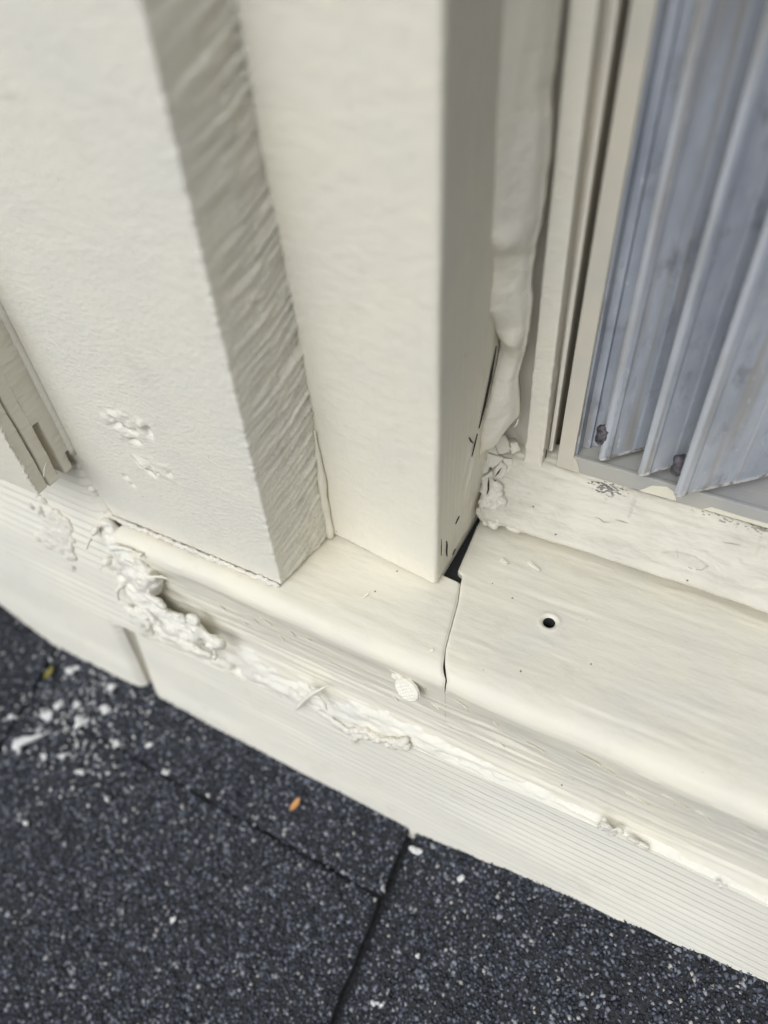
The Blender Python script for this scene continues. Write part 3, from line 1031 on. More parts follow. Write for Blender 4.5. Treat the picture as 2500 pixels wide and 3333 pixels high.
# ---- moulding under the shutter rail: thick lumpy old paint
MP = [(46, -.6), (43, -.2), (41.5, 4.0), (38, 5.0), (33, 5.2), (28.5, 5.4), (26.4, 6.2), (26.0, 7.8), (27.6, 9.6), (31.2, 11.6), (35.0, 14.0), (38.6, 16.6), (42, 19.6), (44.5, 21.2), (52, 22)]
mp = resample(MP, .45)
d_ = np.gradient(mp, axis=0)
d_ /= np.linalg.norm(d_, axis=1, keepdims=True)
mn = np.c_[-d_[:, 1], d_[:, 0]]
mxs = np.concatenate([np.arange(3.0, 100, .55), np.arange(100, 190, 1.5)])
P = np.stack([np.repeat(mxs, len(mp)), np.tile(mp[:, 0], len(mxs)), np.tile(mp[:, 1], len(mxs))], 1)
N = np.tile(np.c_[np.zeros(len(mp)), mn], (len(mxs), 1))
s_ = np.tile(np.linspace(0, 1, len(mp)), len(mxs))
d = .6 * fbm(P, (22, 6, 6), 3, 351) + .24 * fbm(P, (6, 2, 2), 3, 355, .6)
seam = .58 + .05 * vnoise(P * np.array([1, 0, 0]), (16, 1, 1), 357) + .012 * vnoise(P * np.array([1, 0, 0]), (3, 1, 1), 358)
d += .8 * ss(.0, .02, s_ - seam) - .45
seam2 = .76 + .04 * vnoise(P * np.array([1, 0, 0]), (28, 1, 1), 367)
d += .42 * ss(.02, 0, s_ - seam2)
seam3 = .66 + .05 * fbm(P * np.array([1, 0, 0]), (20, 1, 1), 3, 377)
d += .5 * ss(.0, .015, s_ - seam3) * (vnoise(P * np.array([1, 0, 0]), (13, 1, 1), 379) > -.1) - .2
seam4 = .86 + .03 * fbm(P * np.array([1, 0, 0]), (17, 1, 1), 3, 387)
d -= .45 * np.exp(-((s_ - seam4) / .012) ** 2)
lipn = np.exp(-((s_ - .50) / .08) ** 2)
d += lipn * (.8 * fbm(P * np.array([1, 0, 0]), (11, 1, 1), 3, 361) + .14 * fbm(P, (2.6, 2, 1.4), 3, 363))
d += .35 * np.clip(vnoise(P, (2.2, 2, 2), 369) - .55, 0, 1) * 2
leftend = np.exp(-(P[:, 0] - 3) / 7)
d += leftend * (.6 + 1.5 * fbm(P, 3.6, 4, 371, .65) - 1.6 * np.clip(.16 - np.abs(vnoise(P, (2.6, 3, 3), 373)), 0, 1) * 4) * ss(.3, .45, s_)
# lifted flake
fl = gauss(P, (64, 31.2, 11.4), (6, 2.0, 2.2))
d += .35 * (fl > .35)
P = P + N * d[:, None]
P[:, 0] -= leftend * 1.0 * ss(.4, .6, s_) * (s_ < .8)
Fm = [tuple(f[::-1]) for f in grid_faces(len(mxs), len(mp))]
nm_ = len(mp)
Fm += [tuple(range(nm_)), tuple((len(mxs) - 1) * nm_ + i for i in range(nm_))[::-1]]
mould = tag(mesh_obj('sill_moulding', P, Fm, M_mould), 'lumpy yellowed moulding with thick peeling paint below the shutter rail', 'moulding')
M_oldcrack = plain('brown_paint_crack', (.27, .235, .18), .9)
r_ = np.random.default_rng(71)
for k in range(4):
    x0_, t_ = r_.uniform(12, 108), r_.uniform(.1, .75)
    y0_, z0_ = 28 + 14 * t_, 10 + 9.4 * t_
    L_ = r_.uniform(1.5, 6)
    pts = [(x0_ + L_ * q, y0_ + .35 * r_.normal(), z0_ + .3 * r_.normal()) for q in (0, .3, .6, 1)]
    sliver('paint_crack', pts, r_.uniform(.10, .2), M_oldcrack, mould, (0, -.62, .78), .55)
sliver('paint_crack', [(60.8, 33.2, 12.9), (62.6, 30.6, 11.2), (66, 29.8, 10.8), (69.0, 30.2, 11.0), (70.2, 32.0, 12.0)], 0.2, M_oldcrack, mould, (0, -.7, .7), .5)

# ---- cracked lump of caulk in the corner
CH = [[[0.2, 38.2, 27.2], [0.4, 40.3, 28.3], [3.1, 39.1, 23.1], [0.1, 37.3, 24.7]], [[0.5, 40.2, 28.2], [3.5, 42.6, 28.8], [5.2, 42.4, 26.4], [6.0, 41.3, 23.6], [4.1, 39.8, 23.2], [3.2, 39.3, 23.4]],
      [[0.1, 37.4, 24.3], [3.1, 39.0, 22.9], [4.7, 39.6, 22.2], [4.5, 39.0, 21.4], [3.5, 37.8, 20.4], [2.4, 36.5, 19.4], [1.2, 36.0, 20.0], [0.3, 36.5, 21.7]],
      [[0.1, 35.3, 21.7], [0.3, 36.7, 22.3], [1.6, 36.4, 20.2], [1.4, 35.2, 18.3], [0.1, 33.8, 18.2]], [[0.1, 33.5, 17.0], [1.7, 35.2, 17.9], [2.5, 36.1, 18.7], [3.4, 35.6, 16.6], [2.2, 34.2, 15.6], [0.9, 33.0, 15.1]],
      [[0.5, 31.4, 12.7], [1.4, 33.1, 14.6], [2.9, 34.6, 15.5], [3.3, 33.6, 13.2], [2.4, 32.0, 11.6]], [[3.4, 34.7, 15.0], [3.8, 35.3, 15.6], [6.5, 35.0, 11.9], [8.6, 35.5, 10.5], [6.1, 33.6, 10.0], [3.9, 33.4, 12.3]],
      [[3.0, 36.4, 18.6], [4.5, 38.7, 20.8], [6.4, 39.1, 19.3], [5.3, 37.5, 17.8], [5.8, 37.0, 16.3], [8.8, 37.3, 13.4], [9.3, 36.3, 11.0], [7.8, 35.7, 11.8], [6.8, 35.3, 12.2], [4.5, 35.8, 15.8], [3.7, 35.9, 16.9]],
      [[4.7, 39.5, 21.9], [7.2, 40.9, 21.5], [7.5, 40.3, 20.1], [6.6, 39.4, 19.7], [4.8, 39.1, 21.2]], [[6.9, 39.5, 19.3], [9.2, 40.7, 18.7], [10.6, 38.4, 13.2], [8.9, 37.5, 13.5], [6.0, 37.2, 16.4], [5.6, 37.6, 17.6]],
      [[5.4, 42.5, 26.4], [7.4, 43.8, 26.4], [8.8, 43.3, 23.8], [6.7, 41.4, 22.9]]]
lump = thing('cracked_caulk', None, 'cracked lump of dried caulk in the recess corner above the moulding end', 'caulk')
cn = np.array([.5, -.75, .43]); cn /= np.linalg.norm(cn)
V, F = rbox((-.5, 37, 2), (11, 48, 36), .5, 1.0, ('-y',), lambda P, N: .5 * fbm(P, 3, 3, 461))
V[:, 1] += .0
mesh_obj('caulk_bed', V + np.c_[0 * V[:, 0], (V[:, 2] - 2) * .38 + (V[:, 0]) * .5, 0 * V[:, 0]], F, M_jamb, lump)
for k, poly in enumerate(CH):
    q = np.array(poly)
    # densify the outline and roughen it
    dn = []
    for a, b in zip(q, np.roll(q, -1, 0)):
        for t in (0, .25, .5, .75):
            dn.append(a * (1 - t) + b * t)
    q = np.array(dn)
    q = q + .10 * np.stack([vnoise(q, 1.1, 400 + k * 3 + j) for j in range(3)], 1)
    c = q.mean(0)
    h = .3 + .35 * rng.random()
    tilt = rng.normal(0, .06, 3)
    q = c + (q - c) * 1.03
    rings = [q - cn * 3.5, q - cn * .1, q + (c - q) * .04 + cn * h * .55, q + (c - q) * .12 + cn * h * .9, q + (c - q) * .5 + cn * h]
    rings = [rg + cn * ((rg - c) @ tilt)[:, None] + cn * (.12 * vnoise(rg, 1.2, 450 + k))[:, None] for rg in rings]
    m_ = len(q)
    V = np.concatenate(rings + [c[None] + cn * h * 1.05])
    F = []
    for a in range(4):
        F += [(a * m_ + i, a * m_ + (i + 1) % m_, (a + 1) * m_ + (i + 1) % m_, (a + 1) * m_ + i) for i in range(m_)]
    F += [(4 * m_ + i, 4 * m_ + (i + 1) % m_, 5 * m_) for i in range(m_)]
    F = [f[::-1] for f in F]
    mesh_obj('caulk_piece', V, F, M_skin, lump)
blob('caulk_lip', [((3.8, 31.4, 9.6), (2.8, 2.0, 2.6)), ((7.5, 32.0, 9.4), (4, 2.4, 2.4)), ((4.6, 28.6, 6.6), (2.4, 1.8, 2.2)), ((9.5, 28.0, 6.8), (3.6, 2.0, 2.0)), ((12.5, 38.5, 9.6), (4.5, 3, 2.2)),
                   ((14.0, 27.4, 6.6), (3.2, 1.6, 1.8)), ((11.5, 34.5, 9.4), (4.5, 3.4, 2.2)), ((2.6, 31.2, 10.5), (1.2, 1.2, 1.6))], M_skin, .4,
     lambda V: .45 * fbm(V, 2.6, 3, 471) + .2 * np.clip(vnoise(V, (2.5, 2, .8), 475), 0, 1), lump)
r_ = np.random.default_rng(61)
balls = []
for _ in range(80):
    t = r_.random()
    balls.append(((r_.uniform(1.2, 7.5) + 4 * t * r_.random(), 33.5 - 6.5 * t + r_.uniform(-.6, .8), 15 - 11.0 * t + r_.uniform(-1.2, 1.2)), r_.uniform(.8, 2.0)))
blob('crumbled_end', balls, M_skin, .32, lambda V: .5 * fbm(V, (2.4, 1.6, 2.4), 3, 481, .6) - 1.4 * np.clip(np.abs(.25 - np.abs(vnoise(V, 2.6, 485))) * -8 + .5, 0, 1) * .6, lump)
for pts, w in (([(4.2, 33.0, 18.6), (4.6, 34.0, 17.0), (5.6, 34.0, 14.4), (6.6, 33.6, 12.2)], .6), ([(2.4, 33.4, 18.4), (2.6, 32.8, 16.4), (3.0, 32.0, 14.6), (2.8, 31.2, 12.2)], .6),
               ([(5.2, 36.4, 21.0), (4.6, 35.4, 19.6), (4.0, 34.6, 18.4)], .45), ([(3.6, 29.6, 11.4), (4.4, 29.4, 9.6), (4.2, 28.6, 7.8)], .35), ([(1.6, 30.2, 10.8), (2.2, 29.4, 8.8), (1.8, 28.4, 6.6)], .4)):
    sliver('paint_crack', pts, w, M_crack, lump, cn, .9)
for p0, p1, p2 in (((3.5, 42.2, 27.0), (4.6, 41.4, 25.0), (5.2, 40.4, 23.4)), ((5.4, 41.8, 25.2), (6.4, 41.6, 24.4), (8.0, 42.4, 24.6)), ((8.6, 38.2, 40), (8.2, 38.4, 37.5), (7.2, 38.0, 36.2))):
    v, f = tube([p0, p1, p2], [.2, .38, .15], 6)
    mesh_obj('curled_flake', v, f, M_skin, lump)

# ================================================================== STORM SHUTTER
sh = thing('storm_shutter', None, 'weathered grey zinc shutter of upright slats in a beige rail at upper right', 'shutter')
# upright rail: painted beige channel
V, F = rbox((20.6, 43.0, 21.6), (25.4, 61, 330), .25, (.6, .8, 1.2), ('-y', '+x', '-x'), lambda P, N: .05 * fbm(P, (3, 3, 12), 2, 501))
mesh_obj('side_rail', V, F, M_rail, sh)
V, F = rbox((25.4, 43.05, 21.7), (190, 44.4, 27.4), .2, (3, .6, .6), ('-y', '+z'), lambda P, N: .04 * fbm(P, (12, 3, 3), 2, 503))
mesh_obj('bottom_rail', V, F, M_alu, sh)
V, F = rbox((20.8, 44.2, 22.2), (190, 62, 26.6), .2, (3, 1.2, .6), ('+z',))
mesh_obj('rail_floor', V, F, M_alu, sh)
V, F = prism(ribbon_poly([(25.6, 44.6), (26.0, 49.0), (28.2, 49.6), (28.5, 51.0), (36, 53.5), (46, 58), (190, 60)], .8), 26.8, 330)
mesh_obj('back_sheet', V, F, M_zinc, sh, smooth=False)
def slat(p0, p1, zb, label, curl=1.1):
    p0, p1 = np.array(p0, float), np.array(p1, float)
    d = (p1 - p0) / np.linalg.norm(p1 - p0)
    nn = np.array([d[1], -d[0]])           # to the outside right
    L = np.linalg.norm(p1 - p0)
    ln = [p0 + d * 2.4 - nn * 1.0, p0 + d * 1.1 - nn * .9, p0 + d * .2 - nn * .5, p0, p0 + d * 1.0 + nn * .3, p0 + d * 2.4 + nn * .3, p0 + d * 3.0 - nn * .05, p0 + d * 3.6 - nn * .1,
          p0 + d * (L * .55), p0 + d * (L * .55 + .8) + nn * .14, p1]
    V, F = prism(ribbon_poly(ln, .85), zb, 330, 60)
    o = mesh_obj('slat', V, F, M_zinc, sh, smooth=False)
    o['label'] = label
    V, F = prism(ribbon_poly([p0 + d * .15 - nn * .45, p0, p0 + d * .7 + nn * .2], 1.0), zb + .02, 330, 60)
    mesh_obj('edge_hem', V, F, M_edge, o, smooth=False)
    # bloom-crusted foot of the slat
    V, F = prism(ribbon_poly(ln, 1.1), zb - .12, zb + 1.0, 2)
    V += np.c_[.1 * vnoise(V, 1.1, 7), .1 * vnoise(V, 1.1, 8), .25 * vnoise(V, 1.5, 9)]
    mesh_obj('foot_hem', V, F, M_bloom, o, smooth=False)
    return o
slat((33.2, 43.0), (46.0, 56.0), 29.4, 'zinc slat nearest the beige side rail')
slat((45.2, 40.6), (57, 52.5), 30, 'zinc slat in the middle of the visible three')
slat((56.1, 36.4), (79, 57.0), 30, 'widest zinc slat, nearest the right edge')
slat((92, 38), (112, 56), 30, 'zinc slat beyond the right edge')
def bolt(c, s, seed):
    c = np.array(c, float)
    o = blob('bolt', [(c, (2.0 * s, 1.8 * s, 4.2 * s), .15), (c + np.array([-.7, 0, 1.6]) * s, (1.5 * s, 1.5 * s, 1.8 * s)), (c + np.array([-.5, -.2, -1.8]) * s, (1.7 * s, 1.5 * s, 2.0 * s)),
                      (c + np.array([2.0, 1.2, 0]) * s, (1.5 * s, 1.2 * s, 2.6 * s))], M_bolt, .3, lambda V: .28 * fbm(V, 1.3, 3, seed), sh)
    o['label'] = 'dark rusted bolt head against a slat'
    return o
bolt((32.2, 43.6, 38.0), .95, 511)
bolt((54.6, 41.0, 37.0), 1.05, 521)
def patch(name, pts, mat, parent, thick=.25):
    q = np.array(pts, float)
    n = len(q)
    V = np.concatenate([q, q + np.array([0, thick, 0])])
    F = [tuple(range(n)), tuple(range(2 * n - 1, n - 1, -1))] + [(i, i + n, (i + 1) % n + n, (i + 1) % n) for i in range(n)]
    return mesh_obj(name, V, F, mat, parent, smooth=False)
patch('paint_remnant', [(46, 42.85, 21.8), (56.5, 42.85, 22.0), (55.6, 42.85, 25.0), (53, 42.85, 26.2), (49, 42.85, 25.0)], M_flake, sh)
patch('paint_remnant', [(64, 42.85, 21.9), (88, 42.85, 21.9), (88, 42.85, 23.4), (76, 42.85, 23.2), (66, 42.85, 23.4)], M_flake, sh)
patch('paint_remnant', [(25.3, 42.8, 21.8), (28.0, 42.8, 21.9), (27.4, 42.8, 24.0), (26.4, 42.8, 26.5), (25.3, 42.8, 27.4)], M_rail, sh)

# ================================================================== CAULK AND SCRAPS ON THE SILL
# crust along the foot of the wide board
balls = []
x = -118.0
r_ = np.random.default_rng(21)
while x < -44:
    balls.append(((x, -20.6 - r_.uniform(0, .5), .45 + r_.uniform(-.1, .5)), (r_.uniform(.7, 1.5), r_.uniform(.5, 1.0), r_.uniform(.5, 1.1))))
    x += r_.uniform(.6, 1.2)
tag(blob('caulk_bead', balls, M_crust, .3, lambda V: .28 * fbm(V, 1.1, 3, 601) - .4 * np.clip(vnoise(V, .9, 605) - .4, 0, 1)),
    'ragged crust of caulk along the foot of the wide board', 'caulk')
# thin line of caulk in the upright inner corner
pts = [(-39.9 + z * .012 + .2 * math.sin(z * .3), 3.6 + .15 * math.sin(z * .21), z) for z in np.arange(.6, 46, 3)]
V, F = tube(pts, [(1.3 + .2 * math.sin(i * 1.7)) * min(1, (len(pts) - i) / 6) for i in range(len(pts))], 10, 3)
tag(mesh_obj('caulk_bead', V, F, M_mid), 'thin upright line of caulk in the inner corner behind the wide board', 'caulk')

# big smear over the left end of the sill
G = [((-101, -29.5, -16), (8.5, 3.4, 8.5), .7), ((-97, -33.0, -30), (9, 2.2, 6), .5), ((-84, -32.6, -33), (10, 2.2, 4), .25), ((-112, -25.5, -3), (4.5, 2.6, 4.5), .6), ((-117.0, -21.5, 9), (1.6, 1.6, 4.5)), ((-116.5, -22.5, 3), (2.0, 2.0, 4.0)), ((-115.0, -24.0, -3), (3.0, 2.4, 3.0)), ((-110.5, -26.0, -6.0), (4.6, 3.2, 3.6), .5), ((-104.5, -28.2, -8.5), (6.0, 4.0, 4.0), .6),
     ((-99.0, -29.8, -11.5), (6.0, 4.2, 5.2), .7), ((-95.5, -30.4, -13.5), (4.8, 4.2, 5.0), .7), ((-98, -31, -19), (3.6, 3.2, 4.6), -.4), ((-98.5, -32.5, -24.5), (3.2, 2.6, 4.4), .1),
     ((-108.5, -30.8, -20.0), (3.4, 1.8, 3.2)), ((-106.0, -31.8, -27.0), (2.6, 1.8, 4.2), .6), ((-111.5, -31.0, -14.5), (3.4, 1.4, 2.0)), ((-96, -33.8, -31), (5.0, 2.2, 3.6), .6), ((-102, -35, -36), (7, 1.9, 3.6), .2),
     ((-89, -34.8, -34), (6, 2.2, 3.2), .3), ((-80.5, -34.6, -32.5), (5.0, 2.4, 2.6), .2), ((-73.5, -33.8, -29.0), (4.5, 2.0, 2.4), .2), ((-68, -34.0, -29.5), (3.4, 2.0, 2.2), .5),
     ((-84, -33.2, -26.5), (3.2, 1.8, 1.8), .5), ((-77, -33.0, -25.0), (2.6, 1.7, 1.7), .2), ((-91, -35.6, -39), (6.5, 1.8, 2.2), .2), ((-80, -36, -38.5), (8, 1.8, 2.0), .1), ((-105, -35.6, -40), (4.5, 1.6, 2.6), .2)]
T = [([(-110, -30.5, -11), (-114, -31.5, -15), (-117.5, -33.2, -19)], [.8, .5, .15]), ([(-108, -31, -22), (-111, -33, -26), (-110, -34.5, -31)], [.9, .6, .2]),
     ([(-92, -30.5, -10), (-86, -29.5, -8), (-79, -29.2, -9.5)], [1.6, .8, .25]), ([(-94, -33, -18), (-89, -33, -19), (-85, -33.5, -22)], [1.4, .8, .3]),
     ([(-97, -34.5, -27), (-91, -35.5, -30), (-87, -35, -34)], [1.2, .8, .3]), ([(-70, -34.5, -30), (-66, -35.8, -32), (-68, -36.3, -37), (-75, -36.6, -38)], [1.0, .7, .5, .2]),
     ([(-101, -33.8, -30), (-97, -35.8, -34), (-95, -36.6, -41)], [1.0, .6, .2]), ([(-113, -27, 1), (-117, -29, -4), (-119, -31.5, -9)], [.8, .6, .2]), ([(-107, -29.5, -3), (-100, -28.5, -1.5), (-92, -27.8, -3)], [1.0, .7, .2])]
G = [((c[0], c[1] + 1.6, c[2]), (np.array(r) * np.array([1.25, .95, 1.25])), *t_) for c, r, *t_ in G]
def goop_disp(V):
    d = .8 * fbm(V, (5.5, 3, 4), 3, 621) + .25 * fbm(V, 1.8, 3, 627)
    d -= 2.4 * np.clip(vnoise(V, (4.5, 4, 3.2), 633) - .30, 0, 1)
    d += .7 * (.45 - np.abs(vnoise(V, (5, 3, 2.2), 637)))
    return d
tag(blob('caulk_smear', G, M_caulk, .5, goop_disp, tubes=T), 'thick smeared clump of caulk hanging over the left end of the sill', 'caulk')

# run of caulk bridging the sill face and the top of the ribbed siding
def ysid(z):
    return -25.83 + .11 * z
FACE = resample(PROF, .55)
FACE = FACE[FACE[:, 1] < -9.5][::-1]
def yface(z):
    return np.interp(z, FACE[:, 1], FACE[:, 0])
cx = np.arange(-108, 188, .6)
ZT = np.interp(cx, [-108, -88, -60, -34, -5, 6, 32, 50, 68, 102, 190], [-38, -38.5, -35, -37.5, -35.5, -35.5, -38.5, -38.6, -38.4, -39, -39])
ZB = np.interp(cx, [-118, -102, -75, -35, 5, 33, 50, 69, 102, 190], [-57, -56, -55, -52, -45.2, -44.2, -42.8, -41.6, -41.8, -41.8])
k0 = np.stack([cx, 0 * cx, 0 * cx], 1)
ZT = ZT + 1.6 * fbm(k0, 9, 4, 641)
ZB = ZB + 2.2 * fbm(k0, 8, 4, 643, .6) * np.interp(cx, [0, 40], [1, .35])
nv_ = 22
tt = np.linspace(0, 1, nv_)
W = []
for q in range(len(cx)):
    z = ZT[q] + (ZB[q] - ZT[q]) * tt
    y0_, y1_ = yface(ZT[q]) + .8, ysid(ZB[q]) + .5
    y = y0_ + (y1_ - y0_) * tt ** 1.05
    y -= np.sin(np.pi * tt) ** .9 * np.interp(cx[q], [-108, 0, 40, 70, 190], [2.2, 1.8, 1.0, .7, .7])
    W.append(np.c_[np.full(nv_, cx[q]), y, z])
W = np.concatenate(W)
ed_ = np.tile(np.sin(np.pi * tt) ** .5, len(cx))
dW = .95 * fbm(W, (12, 5, 4.0), 3, 645) + .30 * fbm(W, (4, 2, 1.3), 3, 647, .6) - 2.4 * np.clip(vnoise(W, (5, 4, 2.2), 649) - .38, 0, 1) + .8 * (.4 - np.abs(vnoise(W, (9, 5, 2.4), 655)))
W[:, 1] -= dW * ed_ * np.interp(W[:, 0], [-108, 10, 60, 190], [1.5, 1.3, .6, .6])
tag(mesh_obj('caulk_bead', W, grid_faces(len(cx), nv_), M_caulk), 'uneven smeared band of caulk along the seam between sill face and ribbed siding', 'caulk')
# torn shred standing off the bead
V1 = blob('caulk_shred', [], M_caulk, .28, lambda V: .08 * fbm(V, 1.2, 2, 651), tubes=[
    ([(-38.6, -33.6, -52.5), (-36.2, -33.6, -47.6), (-33.4, -32.8, -42.0), (-30.6, -32.0, -37.2), (-27.8, -31.2, -34.0), (-24.6, -30.0, -30.5)], [.35, .9, .8, 1.0, .6, .2]),
    ([(-30.6, -32.0, -37.2), (-32.2, -31.0, -35.0), (-33.4, -30.0, -33.6)], [.8, .5, .3]), ([(-30.2, -32.0, -38.0), (-27.6, -31.8, -38.0), (-25.6, -32.2, -40.0), (-25.0, -32.6, -43.0)], [.7, .6, .6, .25])])
tag(V1, 'forked curled shred of caulk sticking out of the seam bead', 'caulk shred')
# crumbly clump below the nail
r_ = np.random.default_rng(44)
balls = [((r_.uniform(-17, 5), -31.6 + r_.uniform(-.7, .4), 0), r_.uniform(.7, 1.7)) for _ in range(60)]
balls = [((c[0], c[1], float(np.interp(c[0], [-17, -14, -4, 5], [-49, -50, -47.5, -41.5])) + r_.uniform(-3.4, 3.0) * (1 if c[0] < -9 else .6)), rr) for c, rr in balls]
balls += [((-15.2, -33.2, -54.0), (1.0, 1.0, 2.4), .4), ((-15.6, -33.8, -57.0), (.5, .6, 1.4), .4)]
tag(blob('caulk_crumbs', balls, M_crust, .35, lambda V: .3 * fbm(V, 1.4, 3, 661) - 1.5 * np.clip(vnoise(V, 3.4, 667) - .35, 0, 1)), 'crumbly hollow clump of caulk below the nail, on the ribbed siding', 'caulk')
# wad smeared on the siding, lower left of the clump
tag(blob('caulk_crumbs', [((-26.5, -31.9, -49.5), (4.2, .9, 1.9), .2), ((-21.5, -32.2, -51), (4.0, 1.0, 2.0), .3), ((-18, -32.4, -51.8), (2.4, .9, 1.8))], M_caulk, .4, lambda V: .3 * fbm(V, 2, 3, 671)),
    'flat wad of caulk smeared on the siding left of the crumbly clump', 'caulk')
# crumb patch on left siding
balls = [((-136 + r_.normal(0, 4.2), -31.7, -11 + r_.normal(0, 6.0)), (r_.uniform(1.0, 2.6), r_.uniform(.5, 1.1), r_.uniform(1.0, 2.4))) for _ in range(110)]
balls = [((c[0] + (c[2] + 11) * .2 - 5, float(np.interp(c[2] - 4, [-50, -25, 0, 23], [-34.2, -29.5, -23.0, -20.8])) - .35, c[2] - 4), rr) for c, rr in balls]
tag(blob('caulk_crumbs', balls, M_crust, .45, lambda V: .4 * fbm(V, 1.8, 3, 681)), 'crumbly patch of caulk stuck to the ribbed siding at far left', 'caulk')
# small lumps along the seam at right
for (cx, cz, w, lab) in ((68.6, -38.6, 1.0, 'torn lump of caulk on the seam at lower right, nearest the nail'), (76.4, -38.4, .9, 'torn lump of caulk on the seam at lower right, beside the first lump'), (98.6, -40.6, .6, 'small brownish lump of caulk on the seam near the right edge')):
    balls = [((cx + r_.normal(0, 1.6), -30.4 + r_.uniform(-.4, .3), cz + r_.normal(0, 1.4)), (r_.uniform(.9, 1.9) * w, .8 * w, r_.uniform(.7, 1.5) * w)) for _ in range(8)]
    tag(blob('caulk_lump', balls, M_crust, .35, lambda V: .3 * fbm(V, 1.5, 3, 691)), lab, 'caulk')

# ---- bent nail with chequered head
nail = thing('nail', None, 'bent paint-covered nail with chequered head sticking out of the sill face', 'nail')
hc = np.array([4.4, -29.3, -11.6])
hn = np.array([-.20, -.80, .46]); hn /= np.linalg.norm(hn)
ha = np.cross(hn, [0, 0, 1.]); ha /= np.linalg.norm(ha)
hb = np.cross(ha, hn)
if hb[2] < 0: hb = -hb
V, F = tube([hc - hn * .3, hc - hn * 1.8 + hb * .5, hc - hn * 3.2 + hb * 1.0, hc - hn * 5.2 + hb * 1.6, hc - hn * 9.5 + hb * 2.0], [1.8, 1.75, 1.75, 1.8, 1.8], 14, 4)
mesh_obj('shank', V, F, M_caulk, nail)
nr, na = 22, 48
rr = np.linspace(0, 1, nr)
th = np.linspace(0, 2 * np.pi, na, endpoint=False)
RX, RY = 4.3, 3.3
Vh = []
for a in rr:
    for t in th:
        x_, y_ = a * RX * math.cos(t), a * RY * math.sin(t)
        g = .34 * (math.sin(x_ * 4.6) * math.sin(y_ * 4.6)) * (a < .88)
        Vh.append(hc + ha * x_ + hb * y_ + hn * (.95 + g - .35 * max(0, a - .85) / .15 * (a > .85)))
for z_ in (.3, -.35):
    for t in th:
        Vh.append(hc + ha * (RX * 1.0 * math.cos(t)) + hb * (RY * math.sin(t)) + hn * z_)
Fh = [tuple(f) for f in grid_faces(nr + 2, na, wrap_v=True)]
Fh.append(tuple((nr + 1) * na + i for i in range(na)))
mesh_obj('head', Vh, Fh, M_caulk, nail)
blob('paint_curl', [(hc + np.array([-4.4, 2.2, .6]), (2.2, 1.4, .9)), (hc + np.array([-3.2, 2.0, 1.8]), (1.8, 1.2, .7)), (hc + np.array([-4.0, 4.4, 2.2]), (2.4, 2.6, 1.0))], M_caulk, .3, lambda V: .3 * fbm(V, 1.3, 3, 701), nail)

# ---- small curls of loose paint on the sill
def flake(p, d, L, w, parent, nrm, lift=.4, mat=None):
    p, d, nrm = np.array(p, float), np.array(d, float), np.array(nrm, float)
    d /= np.linalg.norm(d); nrm /= np.linalg.norm(nrm)
    s = np.cross(nrm, d)
    k = 6
    t = np.linspace(-.5, .5, k)
    a = p + d * (t * L)[:, None] + nrm * (lift * (t + .5) ** 2 * 1.6 + .06)[:, None] - s * w / 2
    b = a + s * w * (1 - .5 * (t + .5))[:, None] + nrm * .22
    V = np.concatenate([a, b, a - nrm * .3, b - nrm * .3])
    F = []
    for i in range(k - 1):
        F += [(i, i + 1, k + i + 1, k + i), (2 * k + i, 3 * k + i, 3 * k + i + 1, 2 * k + i + 1), (i, 2 * k + i, 2 * k + i + 1, i + 1), (k + i, k + i + 1, 3 * k + i + 1, 3 * k + i)]
    F += [(0, k, 3 * k, 2 * k), (k - 1, 3 * k - 1, 4 * k - 1, 2 * k - 1)]
    mesh_obj('paint_flake', V, F, mat or M_sill, parent, smooth=False)
fn = (0, -1, .05)
FL = [((-18, -12.5, .1), (.5, 1, 0), 2.6, .7, sill_l, (0, 0, 1)), ((8.0, -21.0, -.5), (.6, 1, 0), 1.5, .8, sill_l, (0, -.2, 1)),
      ((24, 20, .2), (1, -.5, 0), 5, 1.0, sill_r, (0, 0, 1)), ((15, 18, .2), (1, -.4, 0), 3, 1.2, sill_r, (0, 0, 1)), ((19, 41.5, 18.9), (1, .8, .6), 5, .8, mould, (0, -.7, .7))]
for x, z, sl, L, w in ((-37, -13, -.6, 2.4, .8), (-31, -12, .5, 2.0, .7), (-47, -12.5, -.2, 4.5, .8), (-53, -15, -.3, 5, 1.0), (-43, -20, -.1, 2.4, .7), (-58, -21, .3, 3, .8), (2, -8.6, -.1, 8, .55),
                       (22, -12.5, -.6, 2.2, .5), (-2, -27, -.1, 2.4, .4), (31, -14, -.2, 2, .5), (33, -26, -.1, 3.2, .35), (57, -9.6, -.05, 7, .9), (62, -11.8, -.05, 5, .7), (80, -13, -.08, 7, .7),
                       (87, -14, -.1, 4, .5), (96, -9.5, 0, 6, .8), (20.5, -9.5, -.1, 4, .6), (-66, -17, -.2, 3, .9), (12, -20, -.05, 3, .4), (43, -18, -.04, 6, .4), (72, -22, -.03, 7, .4)):
    FL.append(((x, float(yface(z)) - .15, z), (1, 0, sl), L, w, sill_l if x < 15.4 else sill_r, fn))
for p, d, L, w, par, nr_ in FL:
    flake(p, d, L, w, par, nr_)

